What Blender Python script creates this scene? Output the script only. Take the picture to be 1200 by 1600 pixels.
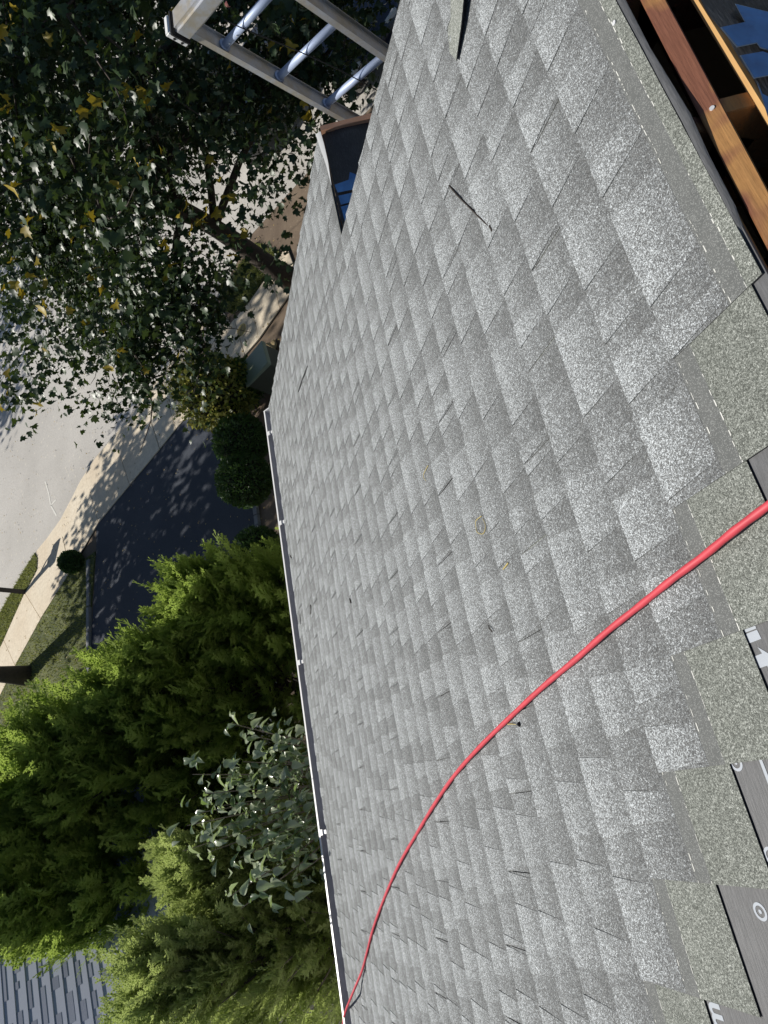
import bpy, bmesh, math, random
import numpy as np
from mathutils import Vector, Matrix
for o in list(bpy.data.objects): bpy.data.objects.remove(o)
scene = bpy.context.scene
col = scene.collection
R = math.radians
rng = np.random.default_rng(7)
random.seed(7)

# ------------------------------------------------------------------ camera
CAMH = 7.6
AX = np.array([[-0.1817173826802927, -0.9028484697378752, 0.3896709297905106],
               [-0.739393603845081, 0.3866950170899538, 0.5511479496022674],
               [-0.6482868897523745, -0.18796703022013525, -0.7378295901666017]])
FOC = 1018.58                       # focal length in pixels of a 1200x1600 picture
cam = bpy.data.cameras.new('camera'); camo = bpy.data.objects.new('camera', cam); col.objects.link(camo)
m = Matrix.Identity(4)
for i in range(3):
    m[i][0] = AX[i][0]; m[i][1] = -AX[i][1]; m[i][2] = -AX[i][2]
m[2][3] = CAMH
camo.matrix_world = m
cam.sensor_fit = 'VERTICAL'; cam.sensor_height = 36; cam.lens = FOC / 1600 * 36
cam.clip_start = 0.05; cam.clip_end = 3000
scene.camera = camo

# ------------------------------------------------------------------ light
SUN_EL = R(36); SUN_DIR = Vector((-0.187 * math.cos(SUN_EL), 0.982 * math.cos(SUN_EL), math.sin(SUN_EL))).normalized()
world = bpy.data.worlds.new('World'); scene.world = world; world.use_nodes = True
nt = world.node_tree; nt.nodes.clear()
wo = nt.nodes.new('ShaderNodeOutputWorld'); bg = nt.nodes.new('ShaderNodeBackground'); sk = nt.nodes.new('ShaderNodeTexSky')
sk.sky_type = 'NISHITA'; sk.sun_disc = False; sk.sun_elevation = SUN_EL
sk.sun_rotation = math.atan2(SUN_DIR.x, SUN_DIR.y)
sk.air_density = 1.0; sk.dust_density = 0.6; sk.ozone_density = 1.2
bg.inputs['Strength'].default_value = 0.07
nt.links.new(sk.outputs[0], bg.inputs[0]); nt.links.new(bg.outputs[0], wo.inputs[0])
sl = bpy.data.lights.new('sun', 'SUN'); sl.energy = 5.0; sl.angle = R(0.53); sl.color = (1.0, 0.955, 0.88)
so = bpy.data.objects.new('sun', sl); col.objects.link(so); so.location = (-5, 20, 30)
so.rotation_euler = SUN_DIR.to_track_quat('Z', 'Y').to_euler()
scene.view_settings.view_transform = 'Standard'; scene.view_settings.look = 'None'
scene.view_settings.exposure = 0.0; scene.view_settings.gamma = 1.0
scene.view_settings.use_curve_mapping = False
scene.render.engine = 'CYCLES'
scene.cycles.max_bounces = 6; scene.cycles.diffuse_bounces = 3; scene.cycles.transparent_max_bounces = 8

# ------------------------------------------------------------------ helpers
def ray(px, py):
    return AX @ np.array([px - 600., py - 800., FOC])
def G(px, py, z=0.0):                      # the ground point seen there
    d = ray(px, py); t = (z - CAMH) / d[2]; return (d[0] * t, d[1] * t)
def PY(px, py, Y):                         # the point seen there in the vertical plane at distance Y
    d = ray(px, py); t = Y / d[1]; return (d[0] * t, Y, CAMH + d[2] * t)
TH = math.atan2(8, 12); CT, ST = math.cos(TH), math.sin(TH)
EY, EZ = 4.008, 3.822                      # reference line of the eave
def RW(u, s, dn=0.0): return Vector((u, EY - CT * s + ST * dn, EZ + ST * s + CT * dn))
_nn = np.array([0, ST, CT]); _dw = np.array([0, CT, -ST])
def RP(px, py, dn=0.0):                    # (u, s) on the roof plane
    d = ray(px, py); t = -(0.92 - dn) / d.dot(_nn); P = d * t
    return float(P[0]), float(-P.dot(_dw) + 5.43)

def put(o, parent=None, label=None, cat=None, group=None, kind=None):
    if parent is not None: o.parent = parent
    if label: o['label'] = label
    if cat: o['category'] = cat
    if group: o['group'] = group
    if kind: o['kind'] = kind
    return o
def link(name, me, **k):
    o = bpy.data.objects.new(name, me); col.objects.link(o); return put(o, **k)
def empty(name, loc=(0, 0, 0), rz=0, **k):
    o = bpy.data.objects.new(name, None); col.objects.link(o); o.location = loc; o.rotation_euler = (0, 0, rz)
    o.empty_display_size = 0.1
    return put(o, **k)
class MB:
    def __init__(s): s.v = []; s.f = []; s.mi = []
    def add(s, vs, fs, mi=0):
        b = len(s.v); s.v += [tuple(v) for v in vs]; s.f += [tuple(b + i for i in f) for f in fs]; s.mi += [mi] * len(fs); return s
    def box(s, lo, hi, M=None, mi=0):
        x0, y0, z0 = lo; x1, y1, z1 = hi
        vs = [Vector(p) for p in ((x0, y0, z0), (x1, y0, z0), (x1, y1, z0), (x0, y1, z0), (x0, y0, z1), (x1, y0, z1), (x1, y1, z1), (x0, y1, z1))]
        if M is not None: vs = [M @ v for v in vs]
        return s.add(vs, [(0, 3, 2, 1), (4, 5, 6, 7), (0, 1, 5, 4), (1, 2, 6, 5), (2, 3, 7, 6), (3, 0, 4, 7)], mi)
    def prism(s, poly, z0, z1, M=None):
        n = len(poly)
        vs = [Vector((p[0], p[1], z0)) for p in poly] + [Vector((p[0], p[1], z1)) for p in poly]
        if M is not None: vs = [M @ v for v in vs]
        a = sum(poly[i][0] * poly[(i + 1) % n][1] - poly[(i + 1) % n][0] * poly[i][1] for i in range(n))
        top = tuple(range(n, 2 * n)); bot = tuple(reversed(range(n)))
        sides = [(i, (i + 1) % n, n + (i + 1) % n, n + i) for i in range(n)]
        if a < 0: top = tuple(reversed(top)); bot = tuple(reversed(bot)); sides = [tuple(reversed(q)) for q in sides]
        return s.add(vs, [top, bot] + sides)
    def tube(s, pts, rad, n=8, cap=True):
        pts = [Vector(p) for p in pts]; rads = rad if hasattr(rad, '__len__') else [rad] * len(pts)
        vs = []; up = None
        for i, p in enumerate(pts):
            t = (pts[min(i + 1, len(pts) - 1)] - pts[max(i - 1, 0)]).normalized()
            if up is None: up = t.orthogonal().normalized()
            up = (up - t * up.dot(t)).normalized(); q = t.cross(up)
            for k in range(n):
                a = 2 * math.pi * k / n; vs.append(p + (up * math.cos(a) + q * math.sin(a)) * rads[i])
        fs = []
        for i in range(len(pts) - 1):
            for k in range(n):
                fs.append((i * n + k, i * n + (k + 1) % n, (i + 1) * n + (k + 1) % n, (i + 1) * n + k))
        if cap: fs += [tuple(reversed(range(n))), tuple(range((len(pts) - 1) * n, len(pts) * n))]
        return s.add(vs, fs)
    def mesh(s, name, mats, smooth=False):
        me = bpy.data.meshes.new(name); me.from_pydata(s.v, [], s.f); 
        for mt in (mats if isinstance(mats, (list, tuple)) else [mats]): me.materials.append(mt)
        if any(s.mi): me.polygons.foreach_set('material_index', s.mi)
        if smooth: me.polygons.foreach_set('use_smooth', [True] * len(s.f))
        me.update(); return me
    def build(s, name, mats, smooth=False, bevel=0, **k):
        me = s.mesh(name, mats, smooth)
        if bevel:
            bm = bmesh.new(); bm.from_mesh(me)
            bmesh.ops.bevel(bm, geom=list(bm.edges), offset=bevel, segments=2, affect='EDGES', clamp_overlap=True)
            bm.to_mesh(me); bm.free()
        return link(name, me, **k)
def npmesh(name, V, F, mat, tone=None, smooth=False):
    """V (n,3), F (m,k) all faces with k corners, tone per vertex"""
    me = bpy.data.meshes.new(name); V = np.ascontiguousarray(V, dtype=np.float32); F = np.ascontiguousarray(F, dtype=np.int32)
    k = F.shape[1]
    me.vertices.add(len(V)); me.vertices.foreach_set('co', V.ravel())
    me.loops.add(F.size); me.loops.foreach_set('vertex_index', F.ravel())
    me.polygons.add(len(F)); me.polygons.foreach_set('loop_start', np.arange(0, F.size, k, dtype=np.int32))
    me.polygons.foreach_set('loop_total', np.full(len(F), k, dtype=np.int32))
    if smooth: me.polygons.foreach_set('use_smooth', np.ones(len(F), dtype=bool))
    me.materials.append(mat); me.update(calc_edges=True)
    if tone is not None:
        at = me.attributes.new('tone', 'FLOAT', 'POINT'); at.data.foreach_set('value', np.asarray(tone, dtype=np.float32))
    return me
def scatter(tV, tF, pos, X, Y, Z, scale):
    """copy template (nv,3) to every frame"""
    n = len(pos); s = np.asarray(scale).reshape(n, 1, 1)
    V = pos[:, None, :] + s * (tV[None, :, 0:1] * X[:, None, :] + tV[None, :, 1:2] * Y[:, None, :] + tV[None, :, 2:3] * Z[:, None, :])
    F = tF[None] + (np.arange(n) * len(tV))[:, None, None]
    return V.reshape(-1, 3), F.reshape(-1, tF.shape[1])
def norm(a): return a / np.maximum(np.linalg.norm(a, axis=-1, keepdims=True), 1e-9)
def frames(Y, hint):
    Y = norm(Y); X = norm(np.cross(Y, hint)); return X, Y, np.cross(X, Y)

# ------------------------------------------------------------------ materials
class NT:
    def __init__(s, name):
        s.m = bpy.data.materials.new(name); s.m.use_nodes = True; s.t = s.m.node_tree; s.b = s.t.nodes['Principled BSDF']; s.out = s.t.nodes['Material Output']
    def n(s, typ, **k):
        nd = s.t.nodes.new('ShaderNode' + typ)
        for a, b in k.items():
            if a.startswith('i_'): nd.inputs[a[2:].replace('_', ' ')].default_value = b
            else: setattr(nd, a, b)
        return nd
    def l(s, a, b): s.t.links.new(a, b)
    def pos(s): return s.n('NewGeometry').outputs['Position']
    def obj(s): return s.n('TexCoord').outputs['Object']
    def noise(s, vec, scale, detail=3, rough=.55):
        nd = s.n('TexNoise'); nd.inputs['Scale'].default_value = scale; nd.inputs['Detail'].default_value = detail; nd.inputs['Roughness'].default_value = rough
        s.l(vec, nd.inputs['Vector']); return nd.outputs['Fac']
    def ramp(s, fac, stops):
        nd = s.n('ValToRGB'); e = nd.color_ramp.elements
        while len(e) < len(stops): e.new(.5)
        for el, (p, c) in zip(e, stops): el.position = p; el.color = (c, c, c, 1) if not hasattr(c, '__len__') else (*c, 1)
        s.l(fac, nd.inputs[0]); return nd.outputs[0]
    def mix(s, fac, a, b, blend='MIX'):
        nd = s.n('Mix', data_type='RGBA', blend_type=blend)
        for sock, v in ((nd.inputs[0], fac), (nd.inputs[6], a), (nd.inputs[7], b)):
            if hasattr(v, 'links'): s.l(v, sock)
            elif hasattr(v, '__len__'): sock.default_value = (*v[:3], 1)
            else: sock.default_value = v
        return nd.outputs[2]
    def math(s, op, a, b=0.0, clamp=False):
        nd = s.n('Math', operation=op, use_clamp=clamp)
        for sock, v in ((nd.inputs[0], a), (nd.inputs[1], b)):
            if hasattr(v, 'links'): s.l(v, sock)
            else: sock.default_value = v
        return nd.outputs[0]
    def bump(s, h, strength, dist):
        nd = s.n('Bump'); nd.inputs['Strength'].default_value = strength; nd.inputs['Distance'].default_value = dist
        s.l(h, nd.inputs['Height']); s.l(nd.outputs[0], s.b.inputs['Normal'])
    def set(s, **k):
        for a, v in k.items():
            inp = s.b.inputs[a.replace('_', ' ')]
            if hasattr(v, 'links'): s.l(v, inp)
            elif hasattr(v, '__len__'): inp.default_value = (*v[:3], 1)
            else: inp.default_value = v
        return s.m
def simple(name, c, rough=.6, metal=0.0, var=.15, scale=6, spec=.5, bump=0, bscale=60):
    q = NT(name); p = q.obj(); f = q.noise(p, scale, 4)
    cc = q.mix(f, [x * (1 - var) for x in c], [min(1, x * (1 + var)) for x in c])
    q.set(Base_Color=cc, Roughness=rough, Metallic=metal)
    q.b.inputs['Specular IOR Level'].default_value = spec
    if bump: q.bump(q.noise(p, bscale, 3), bump, .01)
    return q.m

def shingle_mat():
    q = NT('asphalt_shingle'); p = q.pos()
    at = q.n('Attribute', attribute_name='tint'); sep = q.n('SeparateColor'); q.l(at.outputs['Color'], sep.inputs[0])
    tone, vv, typ = sep.outputs[0], sep.outputs[1], sep.outputs[2]
    # granules, each its own shade
    vo = q.n('TexVoronoi'); vo.inputs['Scale'].default_value = 640; q.l(p, vo.inputs['Vector'])
    s1 = q.n('SeparateColor'); q.l(vo.outputs['Color'], s1.inputs[0])
    vo2 = q.n('TexVoronoi'); vo2.inputs['Scale'].default_value = 260; q.l(p, vo2.inputs['Vector'])
    s2 = q.n('SeparateColor'); q.l(vo2.outputs['Color'], s2.inputs[0])
    # mottling of the blend
    blot = q.noise(p, 3.2, 4); blot2 = q.noise(p, 38, 3)
    band = q.math('MULTIPLY', q.ramp(vv, [(0.15, 0.0), (0.90, 1.0)]), 0.50)       # darker granule blend in the upper half of the exposure
    t0 = q.math('ADD', q.math('MULTIPLY', tone, 0.44), q.math('MULTIPLY', q.math('SUBTRACT', blot, .5), .55))
    t0 = q.math('ADD', t0, q.math('MULTIPLY', q.math('SUBTRACT', blot2, .5), .38))
    t1 = q.math('SUBTRACT', q.math('ADD', t0, 0.42), band, )
    # granule value = how light the granule is, biased by the blend
    g = q.math('ADD', q.math('MULTIPLY', s1.outputs[0], .75), q.math('MULTIPLY', s2.outputs[1], .25))
    g = q.math('ADD', g, q.math('MULTIPLY', q.math('SUBTRACT', t1, .5), .32))
    colr = q.ramp(g, [(0.0, (.056, .059, .061)), (.32, (.115, .120, .122)), (.52, (.172, .180, .181)), (.68, (.275, .293, .302)), (.90, (.64, .68, .70))])
    warm = q.mix(q.math('MULTIPLY', s2.outputs[2], .30), colr, q.mix(.4, colr, (.19, .175, .145)))
    # headlap: uniform olive-grey granules
    olive = q.ramp(g, [(0.05, (.075, .080, .070)), (.30, (.155, .166, .148)), (.52, (.225, .238, .212)), (.68, (.33, .345, .315)), (.9, (.60, .62, .58))])
    isx = q.math('GREATER_THAN', typ, .75); isb = q.math('GREATER_THAN', typ, .25)
    bandc = q.mix(blot2, (.10, .105, .102), (.150, .155, .150)); bandc = q.mix(q.math('MULTIPLY', q.math('GREATER_THAN', s1.outputs[1], .80), .55), bandc, (.30, .31, .30))
    c = q.mix(isb, warm, bandc); c = q.mix(isx, c, olive)
    q.set(Base_Color=c, Roughness=.82)
    q.b.inputs['Specular IOR Level'].default_value = .35
    q.bump(q.math('ADD', s1.outputs[0], q.math('MULTIPLY', s2.outputs[0], .5)), .55, .0011)
    return q.m
M_SH = shingle_mat()
M_EDGE = simple('shingle_core', (.035, .035, .036), .9, var=.3, scale=40)
M_SEAL = simple('sealant_dashes', (.62, .62, .58), .5, var=.15, scale=60)
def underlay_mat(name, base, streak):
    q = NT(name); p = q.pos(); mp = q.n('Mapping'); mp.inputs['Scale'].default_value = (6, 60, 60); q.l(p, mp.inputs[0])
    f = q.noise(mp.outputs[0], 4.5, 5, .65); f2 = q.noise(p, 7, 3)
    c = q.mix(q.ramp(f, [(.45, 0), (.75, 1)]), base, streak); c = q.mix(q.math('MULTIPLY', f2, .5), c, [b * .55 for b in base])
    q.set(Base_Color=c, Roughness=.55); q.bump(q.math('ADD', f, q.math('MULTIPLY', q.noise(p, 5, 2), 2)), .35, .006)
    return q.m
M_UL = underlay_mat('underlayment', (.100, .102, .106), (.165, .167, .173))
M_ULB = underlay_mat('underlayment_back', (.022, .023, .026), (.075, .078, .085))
M_PRW = simple('print_grey', (.36, .39, .43), .6, var=.12, scale=30)
M_PRB = simple('print_blue', (.045, .165, .42), .5, var=.5, scale=14, bump=.3, bscale=12)
M_PRE = simple('print_outline', (.35, .42, .48), .5)
def wood_mat():
    q = NT('stained_board'); p = q.obj(); mp = q.n('Mapping'); mp.inputs['Scale'].default_value = (3, 40, 40); q.l(p, mp.inputs[0])
    gr = q.noise(mp.outputs[0], 3, 5, .6); bl = q.noise(p, 3.6, 3); fine = q.noise(p, 60, 4)
    a = q.mix(gr, (.17, .06, .032), (.28, .115, .065)); b = q.mix(gr, (.36, .17, .05), (.54, .29, .10))
    c = q.mix(q.ramp(bl, [(.53, 0), (.58, 1)]), a, b); c = q.mix(q.math('MULTIPLY', fine, .35), c, (.10, .035, .02))
    q.set(Base_Color=c, Roughness=.8); q.bump(gr, .5, .004); return q.m
M_WOOD = wood_mat()
def osb_mat():
    q = NT('raw_sheathing_edge'); p = q.obj(); mp = q.n('Mapping'); mp.inputs['Scale'].default_value = (4, 30, 160); q.l(p, mp.inputs[0])
    f = q.noise(mp.outputs[0], 5, 4); q.set(Base_Color=q.mix(f, (.34, .17, .055), (.66, .42, .17)), Roughness=.8); return q.m
M_OSB = osb_mat()
M_PINE = simple('new_pine', (.66, .36, .22), .7, var=.25, scale=18)
M_WHITE = simple('white_aluminium', (.80, .80, .79), .35, var=.04, scale=5)
M_TROUGH = simple('gutter_inside', (.34, .35, .39), .5, var=.3, scale=14)
M_DRIP = simple('weathered_drip_edge', (.36, .30, .22), .7, var=.35, scale=22)
M_WALL = simple('cream_siding', (.62, .60, .54), .7, var=.06, scale=3)
M_BRICK = simple('red_brick_wall', (.26, .11, .07), .85, var=.3, scale=24, bump=.4)
M_RUBBER = simple('red_rubber_hose', (.56, .055, .075), .55, var=.22, scale=30)
M_BLACK = simple('black_rope', (.012, .012, .013), .7)
M_TWIG = simple('dead_twig', (.035, .026, .02), .85)
M_STRAW = simple('dry_straw', (.50, .40, .14), .7)
def alu_mat():
    q = NT('worn_aluminium'); p = q.obj(); f = q.noise(p, 9, 5, .7); f2 = q.noise(p, 60, 3)
    c = q.mix(q.ramp(f, [(.42, 0), (.62, 1)]), (.50, .52, .56), (.46, .41, .32)); c = q.mix(q.math('MULTIPLY', f2, .35), c, (.40, .41, .43))
    q.set(Base_Color=c, Metallic=.45, Roughness=q.ramp(f2, [(.3, .38), (.7, .6)])); return q.m
M_ALU = alu_mat()
M_RUNG = simple('rung_aluminium', (.42, .50, .68), .5, metal=.25, var=.08, scale=20)
M_STEEL = simple('bright_rivet', (.75, .75, .75), .3, metal=.25)

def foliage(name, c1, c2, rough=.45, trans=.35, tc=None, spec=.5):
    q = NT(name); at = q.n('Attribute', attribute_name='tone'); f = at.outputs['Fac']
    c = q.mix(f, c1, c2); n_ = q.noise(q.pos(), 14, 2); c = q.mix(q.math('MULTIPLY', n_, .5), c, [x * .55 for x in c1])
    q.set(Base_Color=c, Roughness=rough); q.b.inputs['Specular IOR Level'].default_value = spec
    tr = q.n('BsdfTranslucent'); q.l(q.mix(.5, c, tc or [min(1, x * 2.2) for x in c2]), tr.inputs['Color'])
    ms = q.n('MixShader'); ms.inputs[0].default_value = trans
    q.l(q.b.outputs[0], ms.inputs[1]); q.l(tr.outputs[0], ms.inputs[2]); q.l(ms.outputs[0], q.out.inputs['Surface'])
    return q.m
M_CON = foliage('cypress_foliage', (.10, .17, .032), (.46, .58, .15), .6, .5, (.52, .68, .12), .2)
M_JUN = foliage('juniper_foliage', (.28, .34, .12), (.64, .72, .30), .6, .48, (.52, .64, .16), .2)
M_LEAF = foliage('tree_leaf', (.020, .044, .020), (.055, .092, .032), .40, .15, (.18, .28, .03), .4)
M_YEL = foliage('yellow_leaf', (.26, .20, .015), (.46, .34, .03), .5, .25, (.55, .42, .03))
M_BROAD = foliage('glossy_shrub_leaf', (.055, .11, .05), (.66, .72, .52), .26, .30, (.42, .62, .09), 1.0)  # near-white end paints sun glints into the colour of some leaves
M_BOX = foliage('boxwood_leaf', (.035, .085, .018), (.09, .17, .035), .45, .25)
M_YSH = foliage('variegated_shrub_leaf', (.09, .16, .02), (.40, .36, .09), .45, .3)
M_GRASS = foliage('grass_blade', (.12, .15, .03), (.27, .29, .085), .6, .3)
M_DRYL = foliage('fallen_leaf', (.30, .20, .07), (.50, .40, .18), .7, .1)
M_BARK = simple('dark_bark', (.060, .048, .038), .9, var=.45, scale=16, bump=.8, bscale=30)
M_BARK2 = simple('grey_twiggy_bark', (.20, .17, .14), .9, var=.4, scale=18)

# ------------------------------------------------------------------ ground, street, pavement
def ground_mat(name, c1, c2, s1=.7, s2=25, rough=.9, speck=None):
    q = NT(name); p = q.pos(); f = q.noise(p, s1, 5, .6); g = q.noise(p, s2, 4, .7)
    c = q.mix(q.ramp(f, [(.35, 0), (.65, 1)]), c1, c2); c = q.mix(q.ramp(g, [(.35, 0), (.75, .55)]), c, [x * .6 for x in c1])
    if speck:
        v = q.n('TexVoronoi'); v.inputs['Scale'].default_value = speck[0]; q.l(p, v.inputs['Vector'])
        sp = q.ramp(v.outputs['Distance'], [(.10, 1), (.16, 0)]); c = q.mix(q.math('MULTIPLY', sp, .7), c, speck[1])
    q.set(Base_Color=c, Roughness=rough); q.bump(g, .3, .01); return q.m
M_SOIL = ground_mat('mulch_soil', (.15, .108, .075), (.24, .18, .125), 1.2, 30, speck=(9, (.30, .24, .17)))
M_STREET = ground_mat('pale_worn_asphalt', (.50, .475, .435), (.60, .57, .525), .35, 22, speck=(3.5, (.62, .58, .5)))
M_CONC = ground_mat('tan_concrete', (.74, .62, .46), (.84, .74, .58), .8, 14)
M_DRIVE = ground_mat('black_sealed_asphalt', (.030, .038, .056), (.042, .052, .072), .5, 30, .75)
M_TURF = ground_mat('turf_soil', (.075, .095, .028), (.15, .165, .055), 1.5, 26)
M_KERB = ground_mat('grey_kerb_stone', (.20, .21, .22), (.30, .30, .30), 3, 30)
MB().box((-160, -160, -.5), (200, 220, 0)).build('ground', M_SOIL, kind='structure')

edge = [(-60, 1075), (-25, 1005), (0, 960), (30, 905), (57, 862), (75, 840), (95, 812), (113, 778), (126, 752), (150, 715), (180, 680), (240, 603), (300, 525), (340, 470), (368, 415), (395, 365)]
eg = [G(*p) for p in edge]
MB().prism(eg + [(11.9, 5.5), (12.0, -14), (60, -14), (60, 120), (-6, 120)], 0.0, .008).build('street', M_STREET, kind='structure')
Bs = [(-30, 1075), (8, 1000), (41, 926), (100, 838), (143, 768), (190, 712), (238, 658), (264, 628), (337, 538), (368, 500), (392, 472), (425, 425), (450, 385)]
As = [(-15, 1120), (26, 1040), (66, 967), (112, 893), (156, 817), (205, 758), (252, 702), (277, 671), (350, 590), (385, 556), (407, 531), (440, 483), (470, 440)]
Bg = [G(*p) for p in Bs]; Ag = [G(*p) for p in As]
# concrete gutter pan / apron between street and pavement
apron = MB().prism([eg[i] for i in range(2, 14)] + [G(360, 505)] + Bg[8:1:-1], 0.0, .016).build('apron', M_CONC, kind='structure')
walk = empty('sidewalk', (7.5, 14, 0)); walk['kind'] = 'structure'
def shrink(poly, d):
    c = Vector((sum(p[0] for p in poly) / len(poly), sum(p[1] for p in poly) / len(poly)))
    return [tuple(Vector(p) + (c - Vector(p)).normalized() * d) for p in poly]
bed = MB().prism(Bg + Ag[::-1], 0.0, .020, Matrix.Translation((-7.5, -14, 0))).build('joint_bed', simple('joint_dirt', (.05, .045, .04), .9), parent=walk)
for i in range(len(Bg) - 1):
    q = shrink([Bg[i], Bg[i + 1], Ag[i + 1], Ag[i]], .014)
    q = [(a - 7.5, b - 14) for a, b in q]
    MB().prism(q, .0, .040 + .003 * (i % 3)).build('slab', M_CONC, parent=walk)
drive = [G(152, 822), G(205, 759), G(252, 703), G(277, 672), G(343, 598), (8.5, 8.72), (-9, 8.72), (-9, 15.0), (4.4, 15.05), G(152, 860)]
MB().prism(drive, 0.0, .024).build('driveway', M_DRIVE, kind='structure')
# thin pale repair lines on the street
cr = MB()
for pl in ([(71, 752), (77, 772), (80, 790), (89, 806)], [(80, 790), (88, 781)]):
    for a, b in zip(pl[:-1], pl[1:]):
        A = Vector(G(*a)); B = Vector(G(*b)); n_ = Vector((-(B - A).y, (B - A).x)).normalized() * .028
        cr.add([(*(A - n_), .013), (*(B - n_), .013), (*(B + n_), .013), (*(A + n_), .013)], [(0, 1, 2, 3)])
cr.build('paint_marks', simple('old_white_paint', (.7, .68, .62), .7), kind='structure')
strip1 = [G(*p) for p in ((-25, 1005), (0, 961), (30, 906), (56, 864), (60, 872), (59, 890), (41, 925), (8, 998), (-20, 1060))]
strip2 = [G(*p) for p in ((350, 474), (354, 487), (366, 491), (379, 482), (396, 465), (411, 442), (440, 395), (400, 380), (372, 420))]
lawn = [G(150, 862), G(118, 886)] + [Ag[3], Ag[2], Ag[1], Ag[0], (0, 30), (-14, 30), (-14, 15.2), (4.4, 15.2)]
for nm, pl in (('verge', strip1), ('verge', strip2), ('lawn', lawn)):
    MB().prism(pl, 0.0, .030).build(nm, M_TURF, kind='structure')
def inside(P, poly):
    x, y = P[:, 0], P[:, 1]; c = np.zeros(len(P), bool); n = len(poly)
    for i in range(n):
        x1, y1 = poly[i]; x2, y2 = poly[(i + 1) % n]
        c ^= ((y1 > y) != (y2 > y)) & (x < (x2 - x1) * (y - y1) / ((y2 - y1) + 1e-12) + x1)
    return c
def grass(poly, dens, h, name='grass'):
    xs = [p[0] for p in poly]; ys = [p[1] for p in poly]; A = (max(xs) - min(xs)) * (max(ys) - min(ys)); n = int(A * dens)
    P = np.c_[rng.uniform(min(xs), max(xs), n), rng.uniform(min(ys), max(ys), n)]; P = P[inside(P, poly)]
    n = len(P); pos = np.c_[P, np.full(n, .028)]
    t = np.array([[-.16, 0, 0], [.16, 0, 0], [.02, 1, .25]]); F = np.array([[0, 1, 2]])
    up = norm(np.c_[rng.normal(0, .5, (n, 2)), np.ones(n)]); hint = norm(rng.normal(0, 1, (n, 3))); X, Y, Z = frames(up, hint)
    V, F = scatter(t, F, pos, X, Y, Z, rng.uniform(.6, 1.3, n) * h)
    clump = .5 + .5 * np.sin(P[:, 0] * 3.1 + np.sin(P[:, 1] * 2.3) * 2)
    link(name, npmesh(name, V, F, M_GRASS, np.repeat(np.clip(clump * .6 + rng.uniform(0, .5, n), 0, 1), 3)), kind='stuff', label='short mown grass growing in the verges and lawn by the pavement' if name == 'grass' else None, cat='grass')
gpoly = strip1; 
grass(strip1, 1500, .07); grass(strip2, 1500, .07); grass([p for p in lawn], 420, .07)
# kerb stones along the far side of the driveway, and paver edging on the near side
kb = empty('kerb', (0, 15.1, 0)); kb['kind'] = 'structure'
x = 6.7
while x > -4:
    L = random.uniform(.55, .7)
    MB().box((x - L + .02, -.07, 0), (x, .07, .075 + random.uniform(0, .02))).build('kerb_stone', M_KERB, bevel=.008, parent=kb); x -= L
ke = empty('paver_edging', (0, 8.62, 0)); ke['kind'] = 'structure'
x = 7.4
while x > -2:
    L = .22
    MB().box((x - L + .012, -.06, 0), (x, .06, .06 + random.uniform(0, .02))).build('paver', M_KERB, bevel=.008, parent=ke); x -= L
# fallen leaves, pebbles
n = 2600; P = np.c_[rng.uniform(-2, 13, n), rng.uniform(7, 24, n)]
keep = rng.random(n) < np.where(P[:, 1] > 15, .55, .5); P = P[keep]; n = len(P)
t = np.array([[-.5, 0, 0], [0, -.8, .1], [.5, 0, .15], [0, .8, 0]]); F = np.array([[0, 1, 2, 3]])
a = rng.uniform(0, 6.28, n); X = np.c_[np.cos(a), np.sin(a), np.zeros(n)]; Yv = np.c_[-np.sin(a), np.cos(a), rng.uniform(-.3, .3, n)]; Z = np.tile([0, 0, 1.], (n, 1))
V, F = scatter(t, F, np.c_[P, np.full(n, .05)], X, Yv, Z, rng.uniform(.015, .04, n))
link('fallen_leaves', npmesh('fallen_leaves', V, F, M_DRYL, np.repeat(rng.random(n), 4)), kind='stuff', label='small dry leaves scattered over driveway, pavement and street', cat='leaves')
# round cover in the pavement
lx, ly = G(381, 517)
cv = empty('utility_cover', (lx, ly, .043), label='small round yellowish utility cover set in the tan pavement', cat='utility cover')
MYC = simple('yellow_cover', (.55, .42, .12), .5, var=.35, scale=60); 
MB().tube([(0, 0, 0), (0, 0, .012)], .17, 28).build('rim', M_CONC, parent=cv)
MB().tube([(0, 0, .0), (0, 0, .016)], .145, 28).build('lid', MYC, parent=cv)
rb = MB()
for k in range(-2, 3): rb.box((-.11 + abs(k) * .02, k * .05 - .012, .016), (.11 - abs(k) * .02, k * .05 + .012, .020))
rb.build('rib', simple('cover_rib', (.30, .21, .07), .5), parent=cv)

# ------------------------------------------------------------------ the house under repair
house = empty('house', (0, 0, 0), label='cream house with its grey shingled roof half finished and the ridge left open', cat='house')
S0, SR = .28, 4.845                        # eave and ridge slot edges (along the slope)
UW, UM, UL = 3.46, 2.655, -9.0             # lower roof's rake, main rake, far end
SN = 3.05                                  # ridge of the lower wing
EXPO = .1446
froof = empty('front_roof', parent=house); froof.location = RW(0, 0, 0); froof.rotation_euler = (-TH, 0, 0)   # local x = along eave, y = down the slope, z = out of it
dk = MB(); dk.prism([(UL, -SR + .004), (UL, -S0 - .02), (UW - .03, -S0 - .02), (UW - .03, -SN + .03), (UM - .03, -SN + .03), (UM - .03, -SR + .004)], -.020, -.007)
dk.build('roof_deck', M_OSB, parent=froof)
ul = MB(); ul.prism([(UL, -SR - .002), (UL, -S0 - .01), (UW - .01, -S0 - .01), (UW - .01, -SN), (UM - .01, -SN), (UM - .01, -SR - .002)], -.007, -.002)
ul.build('underlayment', M_UL, parent=froof)

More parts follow.
